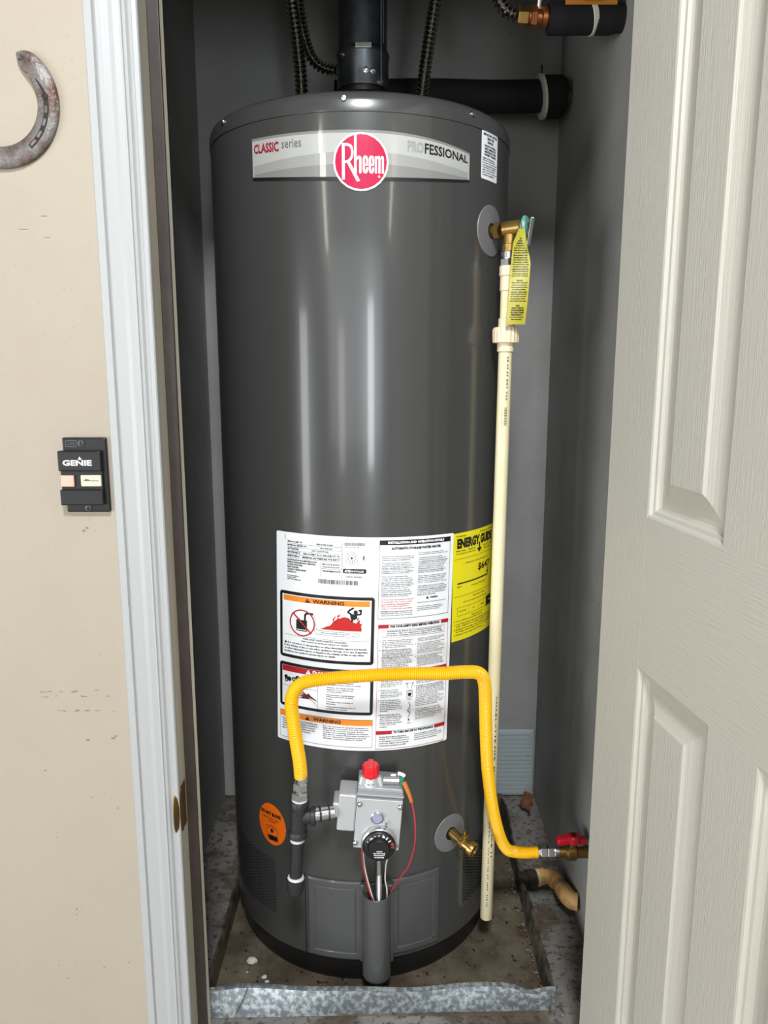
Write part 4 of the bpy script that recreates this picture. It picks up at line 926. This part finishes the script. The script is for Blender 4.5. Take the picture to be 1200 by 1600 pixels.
# hanging tag
def tagfn(x, y, lift):
    b = .004 * math.sin(y * 40) + .002 * math.sin(x * 90 + y * 25)
    return (.2015 + x + .030 * 0 - (.010 * y / .145) + 0, 1.2440 + b - lift + .12 * x, 1.2830 - y)
outl = [(.0075, 0), (.0150, -.001), (.0185, .010), (.0240, .030), (.0290, .060), (.0305, .090), (.0300, .120), (.0310, .1430), (.0000, .1440), (.0000, .100), (.0000, .060), (.0010, .025), (.0020, .012)]
ht = MB(); n = 28; vs = []; fs = []
def lr(y):
    l = 0.0 if y > .02 else .0068 * (1 - y / .02); r = .0160 + .0145 * min(1, y / .05) if y < .08 else .0305
    return l, r
for i in range(n + 1):
    y = .144 * i / n; l, r = lr(y)
    for j in range(7): vs.append(tagfn(l + (r - l) * j / 6, y, 0))
for i in range(n):
    for j in range(6): fs.append((i * 7 + j, i * 7 + j + 1, (i + 1) * 7 + j + 1, (i + 1) * 7 + j))
m2 = len(vs); vs += [(x, y + .0008, z) for x, y, z in vs]; fs += [tuple(m2 + q for q in f) for f in fs]
ht.add(vs, fs, True)
htag = thing('hanging_tag', (.212, 1.245, 1.139), 'yellow printed tag hanging from the relief valve over the discharge pipe', 'tag')
build('tag_sheet', ht, tag_yellow, htag)
hs = Sheet(tagfn); y = .016
lines = ['CAUTION', 'READ BEFORE', 'INSTALLING VALVE', 'This temperature and', 'pressure relief valve must be', 'installed with care, and only', 'by a qualified installer. It', 'must be connected to a drain', 'line which runs to a safe', 'place of disposal to avoid', 'water damage or scalding.', 'Do not plug the valve outlet.', 'No valve is to be placed', 'between it and the tank. The', 'drain line must pitch down', 'from the valve outlet and', 'must end plain, unthreaded.', '', 'INSPECTION', 'Valves should be inspected', 'at least once every three', 'years and replaced if needed', 'by a licensed plumbing', 'contractor. Certain natural', 'mineral deposits may build', 'up in the valve and render', 'it inoperative. Lift the', 'lever at least once a year.', '', 'DANGER', 'FAILURE TO REINSPECT', 'THIS VALVE AS DIRECTED', 'COULD RESULT IN UNSAFE', 'TEMPERATURE BUILD UP', 'Do not remove this tag', 'Keep for the owner']
for i, t in enumerate(lines):
    y = .013 + i * .00350; l, r = lr(y)
    if t:
        w = min(1, len(t) / 27) * (r - l - .005); c = (l + r) / 2; hs.fit('k', t, c - w / 2, y, c + w / 2, y + .0025, .0006, bold=.06, res=1)
build('tag_print', hs.layers['k'], ink, htag, kind='stuff')

# gas line: tee, nipple, drip leg
gt = thing('gas_drip_leg', (-.1435, 1.105, .240), 'black iron gas tee with capped drip leg left of the gas control', 'gas pipe')
def gl(z): f = (.41 - z) / .17; return Vector((-.1325 - .0110 * f, 1.108, z))
build('tee', MB().cyl(gl(.3400), gl(.4010), .0135, n=28).lathe([(.0135, 0), (.0150, .001), (.0150, .009), (.0135, .011)], gl(.3920), gl(.40) - gl(.34), 28).lathe([(.0135, 0), (.0150, .001), (.0150, .009), (.0135, .011)], gl(.3390), gl(.40) - gl(.34), 28).cyl(gl(.3750), gl(.3750) + Vector((.024, 0, 0)), .0115, .0125, 28).lathe([(.0125, 0), (.0150, .001), (.0150, .007), (.0130, .008)], gl(.3750) + Vector((.0190, 0, 0)), (1, 0, 0), 28), black_iron, gt)
build('steel_nipple', MB().cyl((-.112, 1.110, .3760), (-.080, 1.118, .3760), .0108, n=24), steel, gt)
build('nipple_ring', MB().cyl((-.1035, 1.112, .3760), (-.1005, 1.1128, .3760), .0122, n=24), black_iron, gt)
build('nipple_ring', MB().cyl((-.0890, 1.1155, .3760), (-.0865, 1.116, .3760), .0122, n=24), black_iron, gt)
for prof_, z_ in (([(.0100, 0), (.0128, .001), (.0122, .004), (.0100, .005)], .4000), ([(.0105, 0), (.0140, .001), (.0125, .005), (.0105, .006)], .2640), ([(.0105, 0), (.0118, .001), (.0110, .006)], .3320)):
    build('thread_paste', MB().lathe(prof_, gl(z_), (0, 0, 1), 24), thread_paste, gt, label='white thread paste at a joint')
build('nipple', MB().cyl(gl(.2650), gl(.3400), .0104, n=24), black_iron, gt)
build('pipe_cap', MB().lathe([(.0040, -.001), (.0110, 0), (.0138, .006), (.0138, .020), (.0155, .021), (.0155, .026), (.0120, .027)], gl(.2400), gl(.3) - gl(.24), 28), black_iron, gt)

gh = thing('gas_hose', (-.05, 1.09, .45), 'yellow corrugated gas hose bent across the front of the heater', 'gas hose')
hp = [(-.1300, 1.107, .4440), (-.1310, 1.103, .4700), (-.1345, 1.096, .5080), (-.1390, 1.093, .5520), (-.1400, 1.093, .5760), (-.1330, 1.093, .5960), (-.1160, 1.095, .6060), (-.0700, 1.098, .6110), (-.0200, 1.100, .6140), (.0350, 1.104, .6150), (.0900, 1.110, .6130), (.1250, 1.118, .6120), (.1480, 1.132, .6040), (.1590, 1.150, .5820), (.1640, 1.168, .5420), (.1690, 1.185, .4750), (.1760, 1.203, .4000), (.1900, 1.225, .3150), (.2080, 1.252, .2450), (.2240, 1.270, .2080), (.2400, 1.283, .1930), (.2620, 1.288, .1875), (.2860, 1.290, .1870)]
build('corrugated_tube', corrugated(hp, .0105, .0029, .0019, 20, 6), yellow_hose, gh)
build('flare_nut', MB().cyl(gl(.4340) + Vector((.0028, 0, 0)), (-.1300, 1.107, .4480), .0098, n=24, bev=.001).hexnut(gl(.4200), gl(.4345) + Vector((.0005, 0, 0)), .0120), steel, gh)
build('adapter', MB().hexnut(gl(.4060), gl(.4180), .0135).cyl(gl(.4020), gl(.4220), .0090, n=20), steel, gh)
build('flare_nut', MB().cyl((.2850, 1.290, .1870), (.2900, 1.290, .1870), .0112, n=24, bev=.001).hexnut((.2895, 1.290, .1870), (.3025, 1.290, .1870), .0135), steel, gh)

gv = thing('gas_valve', (.345, 1.290, .172), 'brass gas shutoff valve with red lever handle at the right wall', 'valve')
build('valve_body', MB().cyl((.3190, 1.290, .1870), (.3800, 1.290, .1870), .0105, n=24).lathe([(.0105, 0), (.0145, .004), (.0145, .018), (.0105, .022)], (.3370, 1.290, .1870), (1, 0, 0), 24).cyl((.3500, 1.290, .1870), (.3500, 1.288, .2120), .0070, n=16), brass_old, gv)
build('valve_nut', MB().hexnut((.3030, 1.290, .1870), (.3160, 1.290, .1870), .0140).cyl((.3160, 1.290, .1870), (.3250, 1.290, .1870), .0125, n=24, bev=.001), steel, gv)
vh = MB().box(-.0290, -.0085, -.0050, .0080, .0085, .0090, M=Matrix.Translation((.3480, 1.288, .2130)) @ Matrix.Rotation(-.10, 4, 'Y'), bev=.004).cyl((.3500, 1.288, .2090), (.3500, 1.288, .2240), .0125, n=24, bev=.002).box(.356, 1.281, .207, .374, 1.295, .219, bev=.003)
build('lever_handle', vh, red_handle, gv, label='red lever handle'); build('handle_screw', MB().cyl((.3500, 1.288, .2235), (.3500, 1.288, .2260), .0050, n=12), black_plastic, gv)

# drain pan
pan = thing('drain_pan', (-.005, 1.43, .001), 'galvanised square drain pan under the heater with bent front rim', 'drain pan')
X0, X1, Y0, Y1, PH = -.298, .288, 1.117, 1.716, .050
build('pan_floor', MB().box(X0, Y0, .0008, X1, Y1, .0035), pan_dirt, pan)
def wall_strip(pts, m, nm, **kw):
    # pts: list of (top, bottom, outward) positions; double-sided thin sheet with a rolled rim
    vs = []; fs = []
    for top, bot, out in pts:
        t = Vector(top); b_ = Vector(bot); o = Vector(out)
        vs += [b_, b_ + (t - b_) * .5 + o * .0015, t, t + Vector((0, 0, .0028)) + o * .0015, t + Vector((0, 0, .0018)) + o * .0052, t - Vector((0, 0, .003)) + o * .0050, t - Vector((0, 0, .003)) + o * .002, b_ + (t - b_) * .5 + o * .0030, b_ + o * .0015]
    k_ = 9
    for i in range(len(pts) - 1):
        for j in range(k_): j2 = (j + 1) % k_; fs.append((i * k_ + j, i * k_ + j2, (i + 1) * k_ + j2, (i + 1) * k_ + j))
    fs += [tuple(range(k_)), tuple((len(pts) - 1) * k_ + j for j in range(k_))]
    return build(nm, MB().add(vs, fs, True), m, pan, **kw)
fr = []
for i in range(61):
    f = i / 60; x = X0 + (X1 - X0) * f
    dip = -.010 * math.exp(-((x - .245) / .022) ** 2) + .0022 * math.sin(f * 17) - .0035 * math.exp(-((f - .02) / .05) ** 2)
    yb = .004 * math.sin(f * 9) + .006 * math.exp(-((x - .12) / .07) ** 2)
    fr.append(((x, Y0 + .010 + yb, PH - .002 + dip), (x, Y0 - .004 + .014 * f, .001), (0, -1, 0)))
wall_strip(fr, galv, 'front_rim', label='bright bent galvanised front rim')
wall_strip([((X0 + .002, Y0 + .012 + (Y1 - Y0 - .012) * f, PH - .003 + .001 * math.sin(f * 20)), (X0 + .003, Y0 + (Y1 - Y0) * f, .001), (-1, 0, 0)) for f in [i / 30 for i in range(31)]], galv_dirty, 'side_rim')
wall_strip([((X1 - .006 + .006 * math.sin(f * 9) * f, Y0 + .012 + (Y1 - Y0 - .012) * f, PH - .006 + .005 * math.sin(f * 23)), (X1 - .010, Y0 + (Y1 - Y0) * f, .001), (1, 0, 0)) for f in [i / 40 for i in range(41)]], galv_dirty, 'side_rim')
wall_strip([((X0 + (X1 - X0) * f, Y1 - .002, PH), (X0 + (X1 - X0) * f, Y1, .001), (0, 1, 0)) for f in [i / 20 for i in range(21)]], galv_dirty, 'back_rim')
rg = random.Random(5)
def flakes(name, pts, m):
    mb = MB()
    for x, y, z, w in pts:
        if math.hypot(x - CX, y - CY) < R + .006: continue
        a = rg.uniform(0, 3.1); c, s_ = math.cos(a) * w, math.sin(a) * w
        mb.add([(x - c, y - s_, z), (x + s_ * .5, y - c * .5, z + w * .25), (x + c, y + s_, z), (x - s_ * .5, y + c * .5, z + w * .3), (x, y, z - w * .2)], [(0, 1, 2, 3), (0, 4, 1), (1, 4, 2), (2, 4, 3), (3, 4, 0)])
    build(name, mb, m, pan, kind='stuff')
flakes('rust_flakes', [(X1 - .014 - abs(rg.gauss(0, .006)), rg.uniform(1.15, 1.52), .0048 + rg.uniform(0, .004), rg.uniform(.0008, .0030)) for k in range(170)], mat('rust_flake', (96, 66, 54), .8, vary=(170, 156, 140), vscale=120, vlo=.45, vhi=.55))
flakes('grit', [(rg.uniform(X0 + .02, X1 - .02), rg.uniform(1.14, 1.40), .0042, rg.uniform(.0003, .0011)) for k in range(160)], mat('pale_grit', (170, 160, 140), .8))
build('corner_fold', MB().tube([(-.229, 1.1235, .047), (-.236, 1.1175, .030), (-.247, 1.1115, .010)], .0013, 8), steel, pan)
build('corner_fold', MB().tube([(-.2955, 1.122, .046), (-.2935, 1.115, .025), (-.289, 1.110, .004)], .0012, 8), steel, pan)

# pan drain: dark stub, tan elbows to the wall
pd = thing('pan_drain_pipe', (.33, 1.42, .012), 'tan plastic drain elbow on the floor below the gas valve', 'pipe')
build('stub', MB().cyl((.2770, 1.4270, .0290), (.3190, 1.4340, .0300), .0150, n=24).lathe([(.0150, 0), (.0180, .001), (.0180, .016), (.0150, .017)], (.2960, 1.4302, .0293), (.030, .005, .001), 24), mat('dark_rusty_pipe', (60, 48, 40), .6, bump=.5, bscale=90, vary=(30, 26, 24), vscale=40), pd)
ep = spline([(.3170, 1.4338, .0300), (.3300, 1.4365, .0310), (.3460, 1.4340, .0310), (.3570, 1.4220, .0290), (.3610, 1.4050, .0290), (.3630, 1.3820, .0350), (.3640, 1.3600, .0420), (.3690, 1.3430, .0460), (.3806, 1.3370, .0470)], .003)
build('elbow_pipe', MB().tube(ep, .0150, 24, rf=lambda i: .0148 + (.0020 if i < 6 or 11 < i < 17 or i > 24 else 0)), tan_plastic, pd)
build('cement_band', MB().lathe([(.0148, 0), (.0174, .001), (.0174, .006), (.0148, .007)], (.3160, 1.4335, .0299), (.030, .005, .001), 24), mat('pale_cement', (222, 206, 150), .5), pd)

# small litter on the floor
crumb_pts = [(-.240, 1.232, .011, 'largest of the white plaster crumbs in the pan'), (-.213, 1.196, .0055, 'flat white plaster flake right of the large crumb'), (-.207, 1.186, .0045, 'thin white plaster flake nearest the heater base'), (-.246, 1.208, .0022, 'tiny white plaster speck below the large crumb')]
for x, y, s_, lb in crumb_pts:
    rr = random.Random(int(x * -1000)); mb = MB(); vs = []; n = 8
    for j, (rf_, h_) in enumerate([(.7, 0), (1, .35), (.75, .8), (.25, 1)]):
        for i in range(n): a = 2 * PI * i / n; q = s_ * rf_ * rr.uniform(.7, 1.15); vs.append((x + q * math.cos(a), y + q * .8 * math.sin(a), .0036 + s_ * .8 * h_))
    fs = [(j * n + i, j * n + (i + 1) % n, (j + 1) * n + (i + 1) % n, (j + 1) * n + i) for j in range(3) for i in range(n)] + [tuple(range(n)), tuple(3 * n + i for i in range(n))]
    build('plaster_crumb', mb.add(vs, fs), chip_white, None, lb, 'debris', 'plaster crumbs in the pan')
lf = MB(); vs = []; fs = []
for i in range(9):
    for j in range(5):
        f = i / 8; w = .020 * math.sin(PI * min(1, f * .92 + .06)); vs.append((.352 + (j / 2 - 1) * w * .8 + .004 * math.sin(f * 7), 1.752 - .045 * f, .003 + .030 * (1 - f) + .008 * abs(j / 2 - 1) + .003 * math.sin(f * 15 + j)))
for i in range(8):
    for j in range(4): fs.append((i * 5 + j, i * 5 + j + 1, i * 5 + j + 6, i * 5 + j + 5))
m2 = len(vs); vs += [(x, y, z - .0012) for x, y, z in vs]; fs += [tuple(m2 + q for q in f) for f in fs]
build('dry_leaf', lf.add(vs, fs, True), leaf_brown, None, 'curled brown dry leaf in the back right corner', 'leaf')

# ------------------------------------------------------------------ on the garage wall
hc = Vector((-.4800, 1.0335, 1.3920)); OR, IR = .0740, .0490
hsh = thing('horseshoe', (hc.x, 1.03, hc.z - OR), 'worn iron horseshoe hanging on the garage wall', 'horseshoe')
vs = []; fs = []; n = 120
def hr(a):   # a measured from the toe (down), heels at +-153 deg
    q = abs(a) / math.radians(153); return OR * (1 - .0 * q) + .004 * q, IR + .003 * (1 - q) * 0 + .004 * q
for i in range(n + 1):
    a = math.radians(-152 + 304 * i / n); ro, ri = hr(a); e = math.sqrt(max(.02, 1 - (1 - min(1, (min(i, n - i) + .12) / 8.0)) ** 2))
    mid = (ro + ri) / 2; hw = (ro - ri) / 2 * e
    for r_, yy in ((mid + hw, 0), (mid + hw, -.0045), (mid + hw * .66, -.008), (mid - hw * .85, -.008), (mid - hw, -.0065), (mid - hw, 0)):
        vs.append((hc.x + r_ * math.sin(a), 1.0345 + yy, hc.z - r_ * math.cos(a)))
for i in range(n):
    for j in range(6): j2 = (j + 1) % 6; fs.append((i * 6 + j, i * 6 + j2, (i + 1) * 6 + j2, (i + 1) * 6 + j))
fs += [tuple(range(6)), tuple(n * 6 + j for j in range(6))]
build('shoe', MB().add(vs, fs, True), iron_rust, hsh)
for sg in (1, -1):
    gr = MB(); gv_ = []; gf = []
    for i in range(25):
        a = sg * math.radians(38 + 82 * i / 24); r_ = (OR + IR) / 2 + .0012 - (.004 * max(0, i - 18) / 6); w_ = .0030 if i < 18 else .0022 - .0003 * (i - 18)
        for rr in (r_ - w_, r_ + w_): gv_.append((hc.x + rr * math.sin(a), 1.0345 - .0083, hc.z - rr * math.cos(a)))
    for i in range(24): gf.append((2 * i, 2 * i + 1, 2 * i + 3, 2 * i + 2))
    build('nail_groove', gr.add(gv_, gf), iron_dark, hsh)
    nb = MB()
    for a in (44, 56, 70, 84):
        a = sg * math.radians(a); r_ = (OR + IR) / 2 + .0012; c = Vector((hc.x + r_ * math.sin(a), 1.0345 - .0088, hc.z - r_ * math.cos(a)))
        build('nail_bridge', MB().box(-.0044, -.0006, -.0017, .0044, .0006, .0017, M=Matrix.Translation(c) @ Matrix.Rotation(-a, 4, 'Y'), bev=.0004), iron_rust, hsh)
build('nail', MB().lathe([(.0040, 0), (.0040, .0012), (.002, .0022), (.0001, .0024)], (hc.x + .0625 * math.sin(math.radians(98)), 1.0345 - .008, hc.z - .0625 * math.cos(math.radians(98))), (0, -1, 0), 12), iron_dark, hsh)
hs_ = Sheet(lambda x, y, lift: (hc.x + x, 1.0345 - lift, hc.z - y)); hs_.fit('k', '2F', .0335, -.0560, .0395, -.0485, .0084, bold=.02, rot=.5)
build('stamped_mark', hs_.layers['k'], iron_dark, hsh, kind='stuff')

gb = thing('wall_control', (-.402, 1.03, .876), 'black push-button door opener control screwed to the garage wall', 'control')
gx, gz = -.4335, .9800; uu = .000213
def gbx(x): return gx + (x - 185) * uu
def gbz(y, x=0): return gz - (y - 345) * uu
def tilt(y): return (y - 345) * .0105 * uu * 0
def blk(mb, x0, y0, x1, y1, d0, d1, bev=.0015):
    mb.box(gbx(x0), 1.0345 - d1, gbz(y1), gbx(x1), 1.0345 - d0, gbz(y0), bev=bev); return mb
mb = MB(); blk(mb, 200, 345, 475, 820, 0, .008, .0022); BP = build('back_plate', mb, black_plastic, gb)
build('upper_housing', blk(MB(), 183, 425, 452, 552, .0075, .0180, .0018), black_plastic, gb)
build('lower_housing', blk(MB(), 183, 668, 452, 768, .0075, .0180, .0018), black_plastic, gb)
build('button_tray', blk(MB(), 190, 548, 450, 672, .0075, .0135, .0008), black_plastic, gb)
build('light_button', blk(MB(), 192, 578, 275, 650, .0130, .0170, .0012), button_pink, gb, label='faded orange light button')
build('door_button', blk(MB(), 318, 576, 446, 648, .0130, .0170, .0012), button_beige, gb, label='beige door button')
for x, y in ((322, 380), (340, 793)):
    c = (gbx(x), 1.0345 - .008, gbz(y)); build('screw', MB().lathe([(.0046, 0), (.0044, .0012), (.0001, .0020)], c, (0, -1, 0), 16), mat('blackened_screw', (84, 82, 80), .4, metal=.7), gb)
    build('screw_slot', MB().box(c[0] - .003, c[1] - .0024, c[2] - .0005, c[0] + .003, c[1] - .0016, c[2] + .0005).box(c[0] - .0005, c[1] - .0024, c[2] - .003, c[0] + .0005, c[1] - .0016, c[2] + .003), ink, gb)
gs = Sheet(lambda x, y, lift: (gbx(x), 1.0345 - lift, gbz(y)))
gs.fit('w', 'GENIE', 215, 480, 398, 516, .0183, bold=.035)
gs.poly('w', [(318, 470), (324, 458), (330, 470), (338, 474), (324, 480), (312, 474)], .0183)
gs.poly('k', [(336, 610), (352, 600), (372, 604), (380, 612), (356, 614)], .0173); gs.rect('k', 378, 609, 432, 614, .0173, .01 / uu)
gs.frame('g', 222, 362, 292, 402, 3, .0083); gs.fit('g', 'LOCK', 232, 374, 284, 392, .0083)
for k_, m_, nm in (('w', white_ink, 'white_lettering'), ('k', ink_grey, 'button_symbol'), ('g', ink_grey, 'moulded_mark')): build(nm, gs.layers[k_], m_, gb, kind='stuff')

for o in bpy.data.objects:
    if '_o' in o: del o['_o']
